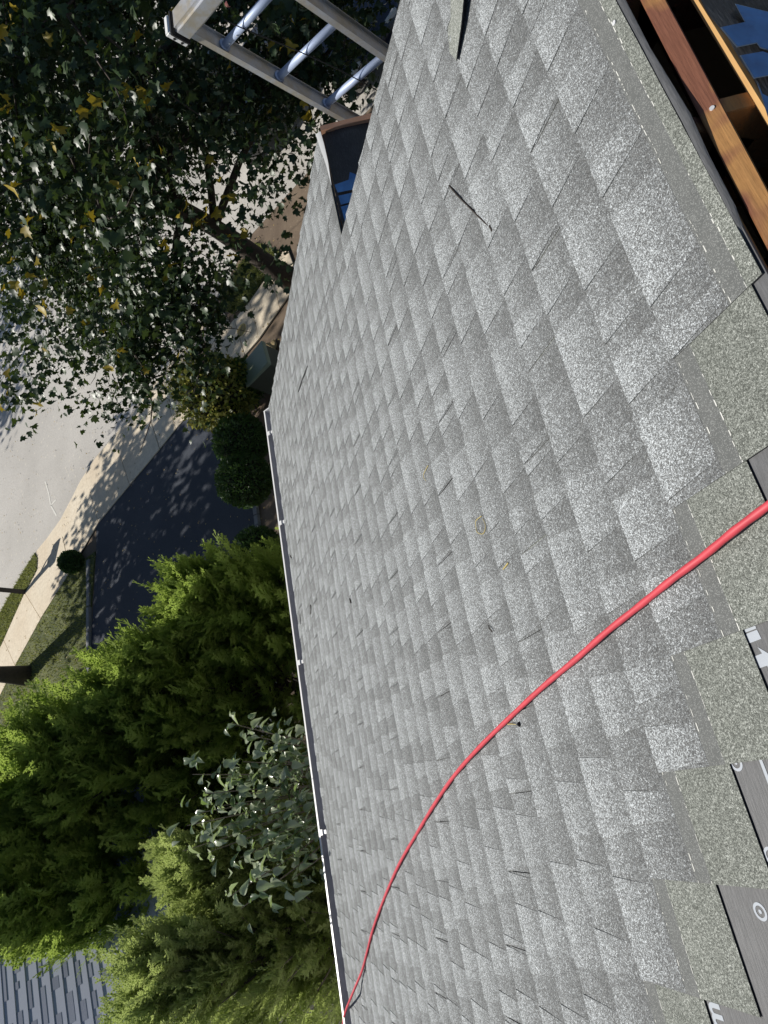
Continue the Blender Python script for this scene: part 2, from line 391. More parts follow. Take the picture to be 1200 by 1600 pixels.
def make_shingle(x0, x1, top=.337, seed=0, s_butt=0.0, u0=0.0):
    """laminated shingle: base ply with wedge tabs; local x along eave, -y up slope, butt at y=0"""
    r = random.Random(seed); V = []; F = []; C = []; mi = []
    def quad(vs, cols, m_=0):
        b = len(V); V.extend(vs); F.append(tuple(range(b, b + len(vs)))); C.extend(cols); mi.append(m_)
    def zb(s): return .0050 - .0038 * (s / .337)
    E_ = EXPO
    xs = [x0]
    tone_base = r.uniform(.04, .36)
    # exposed base, split lengthways so that the blend follows the slope
    cuts = [0, E_ * .5, E_, E_ + .006, E_ + .042, top] if top > E_ + .05 else [0, E_ * .5, E_, top]
    def typ(s):
        if s < E_ + .003: return 0.0
        if s < E_ + .041: return .5
        return 1.0
    for a, b in zip(cuts[:-1], cuts[1:]):
        if b <= a: continue
        ty = typ((a + b) / 2)
        ca = (tone_base, a / E_ if a <= E_ else 1, ty); cb = (tone_base, min(b / E_, 1), ty)
        quad([(x0, -a, zb(a)), (x1, -a, zb(a)), (x1, -b, zb(b)), (x0, -b, zb(b))], [ca, ca, cb, cb])
    cs = (0, 0, 0)
    quad([(x0, 0, -.001), (x1, 0, -.001), (x1, 0, zb(0)), (x0, 0, zb(0))], [cs] * 4, 1)
    quad([(x0, -top, -.001), (x0, 0, -.001), (x0, 0, zb(0)), (x0, -top, zb(top))], [cs] * 4, 1)
    quad([(x1, 0, -.001), (x1, -top, -.001), (x1, -top, zb(top)), (x1, 0, zb(0))], [cs] * 4, 1)
    quad([(x1, -top, -.001), (x0, -top, -.001), (x0, -top, zb(top)), (x1, -top, zb(top))], [cs] * 4, 1)
    # tabs
    rr = random.Random(seed * 7 + 1); x = rr.uniform(-.12, .03); h = .0034
    while x < 1.0:
        w = rr.choice([.07, .09, .11, .14, .18, .24]); gap = rr.choice([.045, .06, .08, .11])
        a, b = max(x, x0 + .0005), min(x + w, x1 - .0005); x += w + gap
        if b - a < .02: continue
        tn = rr.choice([1.0, .9, .85, .75, .6]); sk_ = rr.uniform(.008, .016)
        z0 = zb(0) + h; z1 = zb(E_) + .0004; vmin = 0
        c0 = (tn, 0, 0); cm = (tn, .5, 0); c1 = (tn, 1, 0); ym = -E_ * .5; zm = (z0 + z1) / 2
        quad([(a, -.0005, z0), (b, -.0005, z0), (b - sk_ / 2, ym, zm), (a + sk_ / 2, ym, zm)], [c0, c0, cm, cm])
        quad([(a + sk_ / 2, ym, zm), (b - sk_ / 2, ym, zm), (b - sk_, -E_, z1), (a + sk_, -E_, z1)], [cm, cm, c1, c1])
        quad([(a, -.0005, zb(0) - .001), (b, -.0005, zb(0) - .001), (b, -.0005, z0), (a, -.0005, z0)], [c0] * 4, 0)
        quad([(a + sk_, -E_, zb(E_) - .001), (a, -.0005, zb(0) - .001), (a, -.0005, z0), (a + sk_, -E_, z1)], [(tn * .6, 1, 0)] * 4, 0)
        quad([(b, -.0005, zb(0) - .001), (b - sk_, -E_, zb(E_) - .001), (b - sk_, -E_, z1), (b, -.0005, z0)], [(tn * .6, 1, 0)] * 4, 0)
    # white thermoseal dashes beside the nailing band
    if top > E_ + .05:
        rs = random.Random(seed * 3 + 5)
        for sd in (E_ + .0045, E_ + .042):
            x = x0
            while x < x1 - .02:
                L = rs.uniform(.003, .018)
                if rs.random() < .6:
                    wd = rs.uniform(.0008, .0024); yy = -sd + rs.uniform(-.0018, .0018); e_ = min(x + L, x1)
                    z_ = zb(sd) + .0006
                    quad([(x, yy, z_), (e_, yy, z_), (e_ - .002, yy - wd, z_), (x + .001, yy - wd, z_)], [cs] * 4, 2)
                x += L + rs.uniform(.0005, .012)
    return V, F, C, mi
def sh_mesh(data, name='shingle'):
    V, F, C, mi = data
    me = bpy.data.meshes.new(name); me.from_pydata(V, [], F)
    for mt in (M_SH, M_EDGE, M_SEAL): me.materials.append(mt)
    me.polygons.foreach_set('material_index', mi)
    ca = me.attributes.new('tint', 'FLOAT_COLOR', 'CORNER')
    ca.data.foreach_set('color', np.array([(a, b, c_, 1) for a, b, c_ in C], dtype=np.float32).ravel())
    me.update(); return me
variants = [sh_mesh(make_shingle(0, .9972, EXPO + .03, seed=k + 11)) for k in range(12)]
stairs = {32: .64, 31: .393, 30: .142, 29: -.064, 28: -.265, 27: -.469, 26: -.68}
far_data = ([], [], [], [])
stray = random.Random(3)
for nC in range(2, 33):
    s = nC * EXPO
    umax = UW if s < SN - .05 else UM
    base_u = stairs[32] - (32 - nC) * .2135
    if nC in stairs: base_u = stairs[nC]
    top_full = nC >= 20
    k = math.ceil((UL - base_u)) ; starts = []
    u = base_u + math.floor((UL - base_u))
    while u < umax:
        starts.append(u); u += 1.0
    for st in starts:
        en = st + 1.0
        if nC >= 26 and st < stairs.get(nC, -9) - .01 - (0 if nC > 26 else 99): continue      # not laid yet
        if nC == 26 and st < -3.0 + 0: pass
        if st < -9: continue
        a, b = 0.0, .9972
        if en > umax: b = umax - st - .0005 + stray.uniform(-.004, .004)
        if b < .06: continue
        top = EXPO + .03
        if top_full and nC >= 26: top = .337
        if nC == 25 or nC == 24: top = .337 if st < stairs[26] else EXPO + .03
        top = min(top, SR - s - .001)
        if abs(s - 20 * EXPO) < .01 and st + b > UM: top = SN - s      # last course of the wing
        if st < -3.4:
            d = make_shingle(a, b, top, seed=nC * 31 + int(st * 7) % 97)
            off = len(far_data[0]); far_data[0].extend([(x_ + st, y_ - s, z_) for x_, y_, z_ in d[0]])
            far_data[1].extend([tuple(i + off for i in f_) for f_ in d[1]]); far_data[2].extend(d[2]); far_data[3].extend(d[3]); continue
        special = top != EXPO + .03 or b < .997
        me = sh_mesh(make_shingle(a, b, top, seed=nC * 13 + int((st + 20) * 3))) if special else stray.choice(variants)
        o = link('shingle', me, parent=froof); o.location = (st + stray.uniform(-.001, .001), -s + stray.uniform(-.0012, .0012), .0012); o.rotation_euler = (0, 0, stray.uniform(-.0008, .0008))
fo = link('shingle_field', sh_mesh(far_data, 'shingle_field'), parent=froof); fo['kind'] = 'stuff'
# starter strip at the eave, drip edge
MB().box((UL, -S0 - .09, -.002), (UW - .004, -S0 + .012, .0008)).build('starter_strip', M_DRIP, parent=froof)
MB().box((UL, -S0 - .002, -.035), (UW - .02, -S0 + .004, -.003)).build('drip_edge', M_DRIP, parent=froof)

# prints on the laid underlayment
def flat(pts, z=.0006): return MB().add([(p[0], -p[1], z) for p in pts], [tuple(range(len(pts)))])
def ring(c, r1, r2, name, mat, parent, sx=1.0, z=-.0012):
    mb_ = MB(); n = 28
    vs = []; 
    for k in range(n):
        a_ = 2 * math.pi * k / n; vs += [(c[0] + r1 * math.cos(a_) * sx, -(c[1] + r1 * math.sin(a_)), z), (c[0] + r2 * math.cos(a_) * sx, -(c[1] + r2 * math.sin(a_)), z)]
    fs = [(2 * k, 2 * k + 1, (2 * k + 3) % (2 * n), (2 * k + 2) % (2 * n)) for k in range(n)]
    return mb_.add(vs, fs).build(name, mat, parent=parent)
def pr(pts_px, name='print_mark', mat=None, parent=None, z=-.0012, conv=None):
    pp = [(conv or RP)(*p) for p in pts_px]
    return MB().add([(p[0], -p[1], z) for p in pp], [tuple(range(len(pp)))]).build(name, mat or M_PRW, parent=parent)
for c_ in ((1149, 1192), (1187, 1425), (1204, 1338)):
    cu = RP(*c_); ring(cu, .0095, .0145, 'print_ring', M_PRW, froof); ring(cu, .0, .0035, 'print_dot', M_PRW, froof)
pr([(1156, 979), (1177, 971), (1181, 982), (1160, 990)], parent=froof)
pr([(1161, 992), (1182, 984), (1189, 998), (1168, 1006)], parent=froof)
pr([(1175, 1027), (1190, 1021), (1183, 1011), (1215, 1030), (1206, 1052), (1198, 1040), (1181, 1046)], parent=froof)
pr([(1179, 1171), (1183, 1170), (1205, 1226), (1201, 1230)], parent=froof)
def text_part(body, size, loc_us, rot, name, mat, parent, z=-.0012):
    cu = bpy.data.curves.new(name, 'FONT'); cu.body = body; cu.size = size; cu.resolution_u = 3; cu.offset = size * .028; cu.align_x = 'LEFT'
    tmp = bpy.data.objects.new('tmp', cu); col.objects.link(tmp)
    me = bpy.data.meshes.new_from_object(tmp.evaluated_get(bpy.context.evaluated_depsgraph_get())); bpy.data.objects.remove(tmp)
    me.materials.clear(); me.materials.append(mat)
    o = link(name, me, parent=parent); o.location = (loc_us[0], -loc_us[1], z); o.rotation_euler = (0, 0, rot); return o
lm = RP(1135, 1600)
text_part('wm', .062, (lm[0] - .062, lm[1] - .008), 0, 'print_lettering', M_PRW, froof)

# ridge slot: curled membrane, ridge board, rafters, back roof
mem = MB(); pts = [(1.75, SR - .008), (1.37, SR + .002), (1.2, SR), (1.0, SR + .006), (.9, SR + .002), (.78, SR - .004), (.66, SR - .012)]
wid = [.011, .010, .009, .010, .008, .012, .004]; lift = [.001, .002, .001, .003, .005, .004, .000]
vs = []; 
for (u_, s_), w_, l_ in zip(pts, wid, lift): vs += [(u_, -s_ + .01, .001), (u_, -s_ - w_ * .5, l_), (u_, -s_ - w_, l_ * .2 - .004)]
mem.add(vs, [(3 * i + j, 3 * i + 3 + j, 3 * i + 4 + j, 3 * i + 1 + j) for i in range(len(pts) - 1) for j in range(2)])
mem.build('membrane_edge', M_UL, smooth=True, parent=froof)
AY = -.060; AZ = EZ + ST * ((EY - AY) / CT)       # apex of the two deck planes
RBZ = CAMH - 1.10
rb_ = MB(); nseg = 60
rb_.box((UL, AY - .015, RBZ - .24), (.15, AY + .022, RBZ)); rb_.build('ridge_board', M_WOOD, bevel=.002, parent=house)
MB().box((-.72, -.0185, -.24), (UM - .05 - .87, .0185, 0), Matrix.Translation((.87, AY - .0045, RBZ + .001)) @ Matrix.Rotation(-R(1.25), 4, 'Z')).build('ridge_board', M_WOOD, bevel=.002, parent=house)
for k in range(-14, 5):
    xr = .99 + k * .406 * 1.0
    if xr > UM - .06 or xr < UL: continue
    for sgn in (1, -1):
        # local frame: y down the slope
        O = Vector((xr, AY + sgn * .021, AZ - .0215 - .021 * math.tan(TH))); 
        Mx = Matrix.Translation(O) @ Matrix.Rotation((-TH if sgn > 0 else TH), 4, 'X')
        lo = (-.019, 0, -.13) if sgn > 0 else (-.019, -4.6, -.13); hi = (.019, 4.6, 0) if sgn > 0 else (.019, 0, 0)
        MB().box(lo, hi, Mx).build('rafter', M_WOOD, bevel=.0015, parent=house)
# back slope
broof = empty('back_roof', parent=house); broof.location = (0, AY, AZ); broof.rotation_euler = (TH, 0, 0)    # local -y down the slope
SB = .094
MB().prism([(UL, -4.9), (UM - .03, -4.9), (UM - .03, -SB), (UL, -SB)], -.020, -.005).build('roof_deck', M_OSB, parent=broof)
# wavy sheet of underlayment, slightly short of the deck edge
nx = 120; vs = []
ys = [SB + .0065, SB + .02, SB + .06, SB + .12, SB + .2, SB + .35, 4.9]
for i in range(nx + 1):
    u_ = -2.0 + (UM - .01 + 2.0) * i / nx; w_ = .0035 * math.sin(u_ * 9) + .0025 * math.sin(u_ * 23 + 1) + .002 * math.sin(u_ * 51)
    for j, y_ in enumerate(ys):
        vs.append((u_, -(y_ + (w_ if j == 0 else 0)), -.003 + (.0045 + .004 * math.sin(u_ * 17 + j * 1.3) if 0 < j < 6 else .0)))
m_ = len(ys)
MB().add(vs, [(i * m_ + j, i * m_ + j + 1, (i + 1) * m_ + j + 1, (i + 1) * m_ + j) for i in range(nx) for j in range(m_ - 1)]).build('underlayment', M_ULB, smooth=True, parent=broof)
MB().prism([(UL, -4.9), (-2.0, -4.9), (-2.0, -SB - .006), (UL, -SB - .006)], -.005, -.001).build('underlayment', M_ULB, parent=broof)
def BP(px, py):                                # photo point on the back slope, as local (x, distance down)
    d = ray(px, py); nb = np.array([0, -ST, CT]); P0 = np.array([0, AY, AZ + .012]); t = (P0 - np.array([0, 0, CAMH])).dot(nb) / d.dot(nb)
    P = np.array([0, 0, CAMH]) + d * t; D = np.array([0, -CT, -ST]); return float(P[0]), float((P - P0).dot(D))
def blue(pts, grow=.0018):
    pp = [BP(*p) for p in pts]; c_ = np.mean(pp, axis=0)
    for nm, mt, z_, g_ in (('print_outline', M_PRE, .0115, grow), ('print_block', M_PRB, .0125, 0)):
        vs = [(c_[0] + (p[0] - c_[0]) * (1 + g_ * 22), -(c_[1] + (p[1] - c_[1]) * (1 + g_ * 22)), z_) for p in pp]
        MB().add(vs, [tuple(range(len(vs)))]).build(nm, mt, parent=broof)
blue([(1121, 46), (1158, 38), (1143, 10), (1200, 24), (1240, 40), (1240, 95), (1181, 77), (1176, 70), (1146, 76)])
blue([(1151, 90), (1185, 84), (1240, 104), (1240, 112), (1172, 125)])
blue([(1176, 130), (1184, 150), (1200, 158), (1230, 160), (1230, 200), (1195, 190)])
# lower wing: back slope with its raw barge edge, membrane flap on the ridge
WY = EY - CT * SN; WZ = EZ + ST * SN
wroof = empty('wing_back_roof', parent=house); wroof.location = (0, WY, WZ); wroof.rotation_euler = (TH, 0, 0)
MB().prism([(UM - .4, -2.6), (UW - .03, -2.6), (UW - .03, -.02), (UM - .4, -.02)], -.024, -.004).build('roof_deck', M_OSB, parent=wroof)
nx = 26; ny = 26; vs = []; rw = random.Random(5)
ph = [rw.uniform(0, 6) for _ in range(6)]
for i in range(nx + 1):
    for j in range(ny + 1):
        u_ = UM - .35 + (UW - .035 - UM + .35) * i / nx; d_ = .012 + 1.0 * j / ny
        z_ = .006 * math.sin(u_ * 14 + ph[0] + 3 * d_) + .006 * math.sin(d_ * 17 + u_ * 6 + ph[1]) + .003 * math.sin(u_ * 37 - d_ * 21)
        vs.append((u_, -d_, .006 + z_ * min(1, j / 3)))
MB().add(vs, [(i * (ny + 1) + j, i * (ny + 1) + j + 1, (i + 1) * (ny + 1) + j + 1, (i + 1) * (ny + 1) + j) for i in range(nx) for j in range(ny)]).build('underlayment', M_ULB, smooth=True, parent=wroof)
MB().box((UW - .042, -2.6, -.085), (UW - .004, -.005, .030)).build('barge_board', M_PINE, parent=wroof)
def WP(px, py):
    d = ray(px, py); nb = np.array([0, -ST, CT]); P0 = np.array([0, WY, WZ + .014]); t = (P0 - np.array([0, 0, CAMH])).dot(nb) / d.dot(nb)
    P = np.array([0, 0, CAMH]) + d * t; D = np.array([0, -CT, -ST]); return float(P[0]), float((P - P0).dot(D))
for pts in ([(521, 292), (543, 284), (545, 272), (560, 278), (556, 298), (526, 304)], [(527, 309), (554, 303), (550, 318), (531, 323)], [(531, 326), (546, 322), (538, 352)]):
    pp = [WP(*p) for p in pts]; MB().add([(p[0], -p[1], .0225) for p in pp], [tuple(range(len(pp)))]).build('print_block', M_PRB, parent=wroof)
fl = MB(); fp = [RP(*p) for p in ((501, 216), (506, 240), (513, 262), (520, 290))]; vs = []
for k_, (u_, s_) in enumerate(fp):
    w_ = [.05, .065, .045, .012][k_]; vs += [(u_, -s_ + .01, .004), (u_ - .006, -s_ - w_ * .5, .035 - .008 * k_), (u_ - .012, -s_ - w_, .012)]
fl.add(vs, [(3 * i + j, 3 * i + 3 + j, 3 * i + 4 + j, 3 * i + 1 + j) for i in range(3) for j in range(2)]).build('membrane_flap', simple('pale_flap', (.42, .43, .44), .6), smooth=True, parent=froof)
# rake boards and walls
MB().box((UM - .03, -SR + .01, -.16), (UM - .008, -SN - .02, -.010)).build('barge_board', M_WHITE, parent=froof)
MB().box((UW - .03, -SN + .02, -.16), (UW - .006, -S0, -.010)).build('barge_board', M_WHITE, parent=froof)
MB().box((UL, 3.70, -.0), (UW - .02, 3.72, 3.80), Matrix.Translation((0, .02, .12))).build('fascia_board', M_WHITE, parent=house)
gab = [(3.6, 0), (3.6, 3.78), (AY, AZ - .17), (-3.9, 3.78), (-3.9, 0)]
def wallprism(x0, x1, poly, name, mat):
    v_ = [(x0, y, z) for y, z in poly] + [(x1, y, z) for y, z in poly]; n = len(poly)
    return MB().add(v_, [tuple(range(n)), tuple(reversed(range(n, 2 * n)))] + [(i, n + i, n + (i + 1) % n, (i + 1) % n) for i in range(n)]).build(name, mat, parent=house)
wallprism(UM - .22, UM - .12, gab, 'gable_wall', M_WALL)
wallprism(UL, UL + .1, gab, 'gable_wall', M_WALL)
MB().box((UL + .1, 3.5, 0), (UM - .22, 3.6, 3.7)).build('front_wall', M_BRICK, parent=house)
MB().box((UL + .1, -3.9, 0), (UM - .22, -3.8, 3.7)).build('rear_wall', M_BRICK, parent=house)
MB().box((UL + .1, -3.8, 3.5), (UM - .22, 3.5, 3.6)).build('attic_floor', simple('attic_insulation', (.10, .07, .06), .95), parent=house)
wg = [(3.6, 0), (3.6, 3.78), (WY, WZ - .17), (-.9, WZ - .17 - (WY + .9) * math.tan(TH)), (-.9, 0)]
wallprism(UM - .11, UW - .26, wg, 'wing_wall', M_WALL)
# gutter with hangers
gt = empty('gutter', parent=house)
LY, LZ = 3.912, 3.93
prof_out = [(LY - .145, LZ - .005), (LY - .145, LZ - .10), (LY - .04, LZ - .10), (LY - .008, LZ - .045), (LY, LZ - .012), (LY, LZ), (LY - .012, LZ + .001)]
inn = [(LY - .012, LZ - .006), (LY - .014, LZ - .045), (LY - .045, LZ - .095), (LY - .141, LZ - .095), (LY - .141, LZ - .005)]
GX1 = 3.50
def extr(poly, x0, x1, name, mat, parent, **k):
    n = len(poly); v_ = [(x0, y, z) for y, z in poly] + [(x1, y, z) for y, z in poly]
    return MB().add(v_, [(i, n + i, n + (i + 1) % n, (i + 1) % n) for i in range(n)] + [tuple(reversed(range(n))), tuple(range(n, 2 * n))]).build(name, mat, parent=parent)
extr([(LY, LZ), (LY - .016, LZ + .001), (LY - .016, LZ - .004), (LY - .004, LZ - .006), (LY - .004, LZ - .014), (LY - .012, LZ - .046), (LY - .044, LZ - .098), (LY - .146, LZ - .098), (LY - .146, LZ - .102), (LY - .040, LZ - .102), (LY - .008, LZ - .047), (LY, LZ - .014)], UL, GX1, 'front_trough', M_WHITE, gt)
extr([(LY - .0065, LZ - .016), (LY - .0145, LZ - .046), (LY - .046, LZ - .096), (LY - .150, LZ - .096), (LY - .150, LZ - .02), (LY - .149, LZ - .02), (LY - .149, LZ - .0945), (LY - .045, LZ - .0945), (LY - .0125, LZ - .046), (LY - .0045, LZ - .016)], UL, GX1 - .003, 'trough_lining', M_TROUGH, gt)
extr([(LY + .001, LZ + .002), (LY - .15, LZ + .002), (LY - .15, LZ - .103), (LY - .04, LZ - .103), (LY - .007, LZ - .048)], GX1 - .004, GX1 + .006, 'end_cap', M_WHITE, gt)
for p in ((420, 672), (447, 815), (470, 1033), (507, 1300)):
    hx = PY(*p, 3.83)[0]
    MB().box((hx - .014, LY - .13, LZ - .004), (hx + .014, LY - .002, LZ + .004)).box((hx - .02, LY - .055, LZ + .004), (hx + .02, LY - .015, LZ + .012)).build('hanger', M_WHITE, bevel=.002, parent=gt)

rs = random.Random(77); dl = MB()
for k in range(70):
    x_ = rs.choice([rs.uniform(-1.5, 3.4), rs.gauss(2.9, .3), rs.gauss(-.7, .3)]); x_ = min(x_, 3.45); y_ = rs.uniform(LY - .135, LY - .05); a_ = rs.uniform(0, 6.3); l_ = rs.uniform(.012, .03)
    c_, s_ = math.cos(a_) * l_, math.sin(a_) * l_; z_ = LZ - .085 + rs.uniform(0, .01)
    dl.add([(x_ - c_, y_ - s_, z_), (x_ + s_ * .5, y_ - c_ * .5, z_ + .004), (x_ + c_, y_ + s_, z_ + .003), (x_ - s_ * .5, y_ + c_ * .5, z_)], [(0, 1, 2, 3)])
dl.build('gutter_litter', simple('dry_leaf_litter', (.22, .14, .07), .9, var=.4), kind='stuff', label='dry leaf bits lying in the bottom of the gutter', cat='leaves')
# ------------------------------------------------------------------ red hose, twigs and scraps on the roof
hp = [(1290, 725), (1240, 762), (1200, 790), (1150, 829), (1100, 868), (1050, 907), (1000, 946), (950, 987), (900, 1030), (850, 1073), (800, 1118), (750, 1168), (710, 1212), (680, 1257), (650, 1305), (625, 1350), (602, 1400), (585, 1448), (573, 1490)]
RH = .0072; pts = []
for i, p in enumerate(hp):
    u_, s_ = RP(p[0], p[1], .013); pts.append(RW(u_, s_, .0132 + (.0035 if i % 2 else 0)))
for p, dn_ in (((566, 1516), .022), ((557, 1538), .040), ((547, 1562), .062)):
    u_, s_ = RP(p[0], p[1], dn_); pts.append(RW(u_, s_, dn_))
pts.append(Vector(PY(540, 1580, 3.83)))
for p, y_, in (((536, 1600), 3.935), ((537, 1640), 3.93)): pts.append(Vector(PY(*p, y_)))
def spline(pts, k=6):
    out = []; P_ = [pts[0]] + list(pts) + [pts[-1]]
    for i in range(1, len(P_) - 2):
        for j in range(k):
            t = j / k; a, b, c_, d = P_[i - 1], P_[i], P_[i + 1], P_[i + 2]
            out.append(.5 * ((2 * b) + (c_ - a) * t + (2 * a - 5 * b + 4 * c_ - d) * t * t + (-a + 3 * b - 3 * c_ + d) * t ** 3))
    out.append(pts[-1]); return out
sp = spline(pts, 8); hs = len(sp)
MB().tube(sp, [RH * (1 + .05 * math.sin(i * 1.1)) for i in range(hs)], 12).build('air_hose', M_RUBBER, smooth=True, label='red rubber air hose lying in a long curve across the shingles and over the gutter', cat='hose')
def roof_line(px_pts, rad, name, mat, lift=.006, **k):
    q = [RW(*RP(*p), lift + (l_ if len(px_pts) > 2 else 0)) for p, l_ in zip(px_pts, [0, .006, .004, .006, 0, 0, 0, 0])]
    return MB().tube(spline(q, 4), [rad * (1.15 - .4 * i / (4 * len(q))) for i in range(4 * (len(q) - 1) + 1)], 6).build(name, mat, **k)
roof_line([(701, 286), (716, 302), (735, 322), (757, 343), (771, 358)], .0024, 'twig', M_TWIG, .004, label='long dark twig lying bent on the shingles above the middle of the roof', cat='twig')
roof_line([(769, 353), (773, 361)], .0035, 'twig', M_TWIG, .008, label='short dark stub touching the end of the long bent twig', cat='twig')
roof_line([(797, 1131), (806, 1130), (812, 1131)], .0012, 'leaf_stalk', M_STRAW, .008, label='thin pale stalk with a black bud at its end, just right of the red hose', cat='stalk')
bd = MB(); u_, s_ = RP(815, 1131); bd.tube([RW(u_ - .006, s_, .008), RW(u_, s_, .012), RW(u_ + .006, s_ + .002, .008)], [.002, .0055, .003], 8).build('bud', M_BLACK, smooth=True, label='small black bud lying on the shingles at the end of a pale stalk', cat='bud')
roof_line([(756, 806), (750, 813), (749, 822), (752, 831), (757, 834), (761, 829), (762, 820), (758, 810)], .0012, 'straw', M_STRAW, .008, label='curl of yellow straw lying on the shingles in the middle of the roof', cat='straw')
roof_line([(798, 879), (790, 889)], .0020, 'straw', M_STRAW, .008, label='short straight yellow straw lying just below the straw curl', cat='straw')
roof_line([(672, 727), (667, 742), (670, 751)], .0013, 'straw', M_STRAW, .008, label='thin bent yellow straw lying on the shingles above the straw curl', cat='straw')
roof_line([(767, 977), (771, 981), (775, 987)], .0018, 'twig', M_TWIG, .008, label='tiny dark chip lying on the shingles just above the red hose', cat='twig')
roof_line([(487, 945), (489, 952), (488, 959)], .0030, 'twig', M_TWIG, .010, label='curled dark scrap lying near the gutter beside a slipped shingle edge', cat='twig')
roof_line([(549, 935), (551, 942)], .0035, 'twig', M_TWIG, .010, label='dark blob of debris on the lower courses of the roof', cat='twig')
roof_line([(455, 868), (457, 872)], .0035, 'twig', M_TWIG, .010, label='tiny dark speck of debris lying close above the gutter', cat='twig')
# lifted shingle scrap at the upper edge with its shadow gap
sc = [RP(*p) for p in ((706, -30), (702, 40), (706, 82), (722, 96), (733, 40), (742, -30))]
zt = [.006, .007, .008, .020, .026, .030]
me_v = [(p[0], -p[1], z_) for p, z_ in zip(sc, zt)]
me = bpy.data.meshes.new('shingle_scrap'); nb_ = len(me_v)
me.from_pydata(me_v + [(a, b, c_ - .004) for a, b, c_ in me_v], [], [tuple(range(nb_))[::-1], tuple(range(nb_, 2 * nb_))] + [(i, (i + 1) % nb_, nb_ + (i + 1) % nb_, nb_ + i) for i in range(nb_)])
me.materials.append(M_SH); me.materials.append(M_EDGE)
me.polygons.foreach_set('material_index', [0, 1] + [1] * nb_)
ca = me.attributes.new('tint', 'FLOAT_COLOR', 'CORNER'); ca.data.foreach_set('color', np.tile([.5, .5, 1, 1], (len(me.loops), 1)).astype(np.float32).ravel())
o = link('shingle_scrap', me, label='loose strip of olive shingle lying with one edge lifted near the top of the roof', cat='shingle scrap'); o.matrix_world = Matrix.Translation(RW(0, 0, 0)) @ Matrix.Rotation(-TH, 4, 'X')
for pl, lb in (([(482, 572), (476, 590), (468, 612)], 'thin loose sliver of shingle edge lying on the courses above the gutter corner'), ([(467, 920), (471, 975)], 'narrow dark sliver lying along the eave above the gutter')):
    roof_line(pl, .004, 'shingle_sliver', M_EDGE, .006, label=lb, cat='sliver')
# nail heads on the nailing band
for k_, (px, py, lb) in enumerate(((963, 36, 'topmost shiny roofing nail in the bare nailing band near the ridge'),)):
    u_, s_ = RP(px, py); MB().tube([RW(u_, s_, .004), RW(u_, s_, .0065)], .005, 12).build('roofing_nail', M_STEEL, label=lb, cat='nail')
np_ = [((1113, 170), 'large round nail head in the top of the ridge board')]
for (p, lb) in np_:
    x_, y_ = G(*p, z=RBZ); MB().tube([(x_, y_, RBZ - .002), (x_, y_, RBZ + .003)], .0045, 12).build('nail', M_STEEL, label=lb, cat='nail')

# ------------------------------------------------------------------ ladder
LD = Vector((.1694, -.169, -.971)).normalized(); RD = -Vector((.266, .964, 0)).normalized(); _d = RD.dot(LD); RD, LD = (RD - LD * _d * .5).normalized(), (LD - RD * _d * .5).normalized(); RD = (RD - LD * RD.dot(LD)).normalized(); ND = RD.cross(LD).normalized()
P1 = Vector((3.1523, 1.3322, 6.3024)); P1 = Vector((0, 0, CAMH)) + (P1 - Vector((0, 0, CAMH))) * 1.10
SPC = .3355; WID = .475
lad = empty('ladder', P1 + LD * ((P1.z) / -LD.z), label='aluminium ladder with blue-grey rungs standing behind the gable edge', cat='ladder'); LO = Vector(lad.location)
LM = Matrix((( RD.x, ND.x, -LD.x, 0), (RD.y, ND.y, -LD.y, 0), (RD.z, ND.z, -LD.z, 0), (0, 0, 0, 1))); lad.matrix_world = Matrix.Translation(LO) @ LM
LEN = (P1 - LO).length           # local z of the first rung
for sx in (0, WID):
    a = MB(); t_ = .0035; d_ = .038; zt_ = LEN + .20
    a.box((sx - t_ / 2, -d_, 0), (sx + t_ / 2, d_, zt_)).box((sx - .016, -d_ - .003, 0), (sx + .016, -d_, zt_)).box((sx - .016, d_, 0), (sx + .016, d_ + .003, zt_))
    a.build('rail', M_ALU, parent=lad)
k = 0
while LEN - k * SPC > .3:
    z_ = LEN - k * SPC
    rg = MB().tube([(.004, 0, z_), (WID - .004, 0, z_)], .0200, 14).build('rung', M_RUNG, smooth=True, parent=lad)
    if k < 5:
        MB().tube([(.004, 0, z_), (.012, 0, z_)], .030, 16).build('collar', M_RUNG, smooth=True, parent=rg)
        for xx in (.05, .11) if k == 0 else ():
            MB().tube([(xx, 0, z_), (xx, -.0250, z_ + .004)], .004, 8).build('rivet', M_STEEL, parent=rg)
    k += 1
# stand-off bar across the top with its end bracket
MB().box((-.03, -.055, LEN + .17), (WID + .25, .060, LEN + .265)).build('top_bar', M_ALU, bevel=.016, parent=lad)
eb = MB().box((-.080, -.045, LEN + .165), (-.048, .05, LEN + .275)).build('end_bracket', M_WHITE, bevel=.006, parent=lad)
MB().box((-.047, -.058, LEN + .168), (-.031, .062, LEN + .268)).build('rubber_strap', M_BLACK, bevel=.004, parent=lad)
for zz in (.195, .235): MB().tube([(-.064, -.046, LEN + zz), (-.064, -.0475, LEN + zz)], .007, 10).build('bolt_hole', M_BLACK, parent=eb)
# halyard rope hanging beside the rungs
rp = [P1 + RD * .15 + ND * -.02 - LD * .10, P1 + RD * .17 - ND * .022 + LD * .02, P1 + RD * .23 - ND * .022 + LD * SPC, P1 + RD * .27 - ND * .022 + LD * 2 * SPC, P1 + RD * .3 - ND * .02 + LD * 4 * SPC]
MB().tube(spline(rp, 5), .0028, 6).build('halyard', M_BLACK, label='thin black halyard rope running down across the ladder rungs', cat='rope')

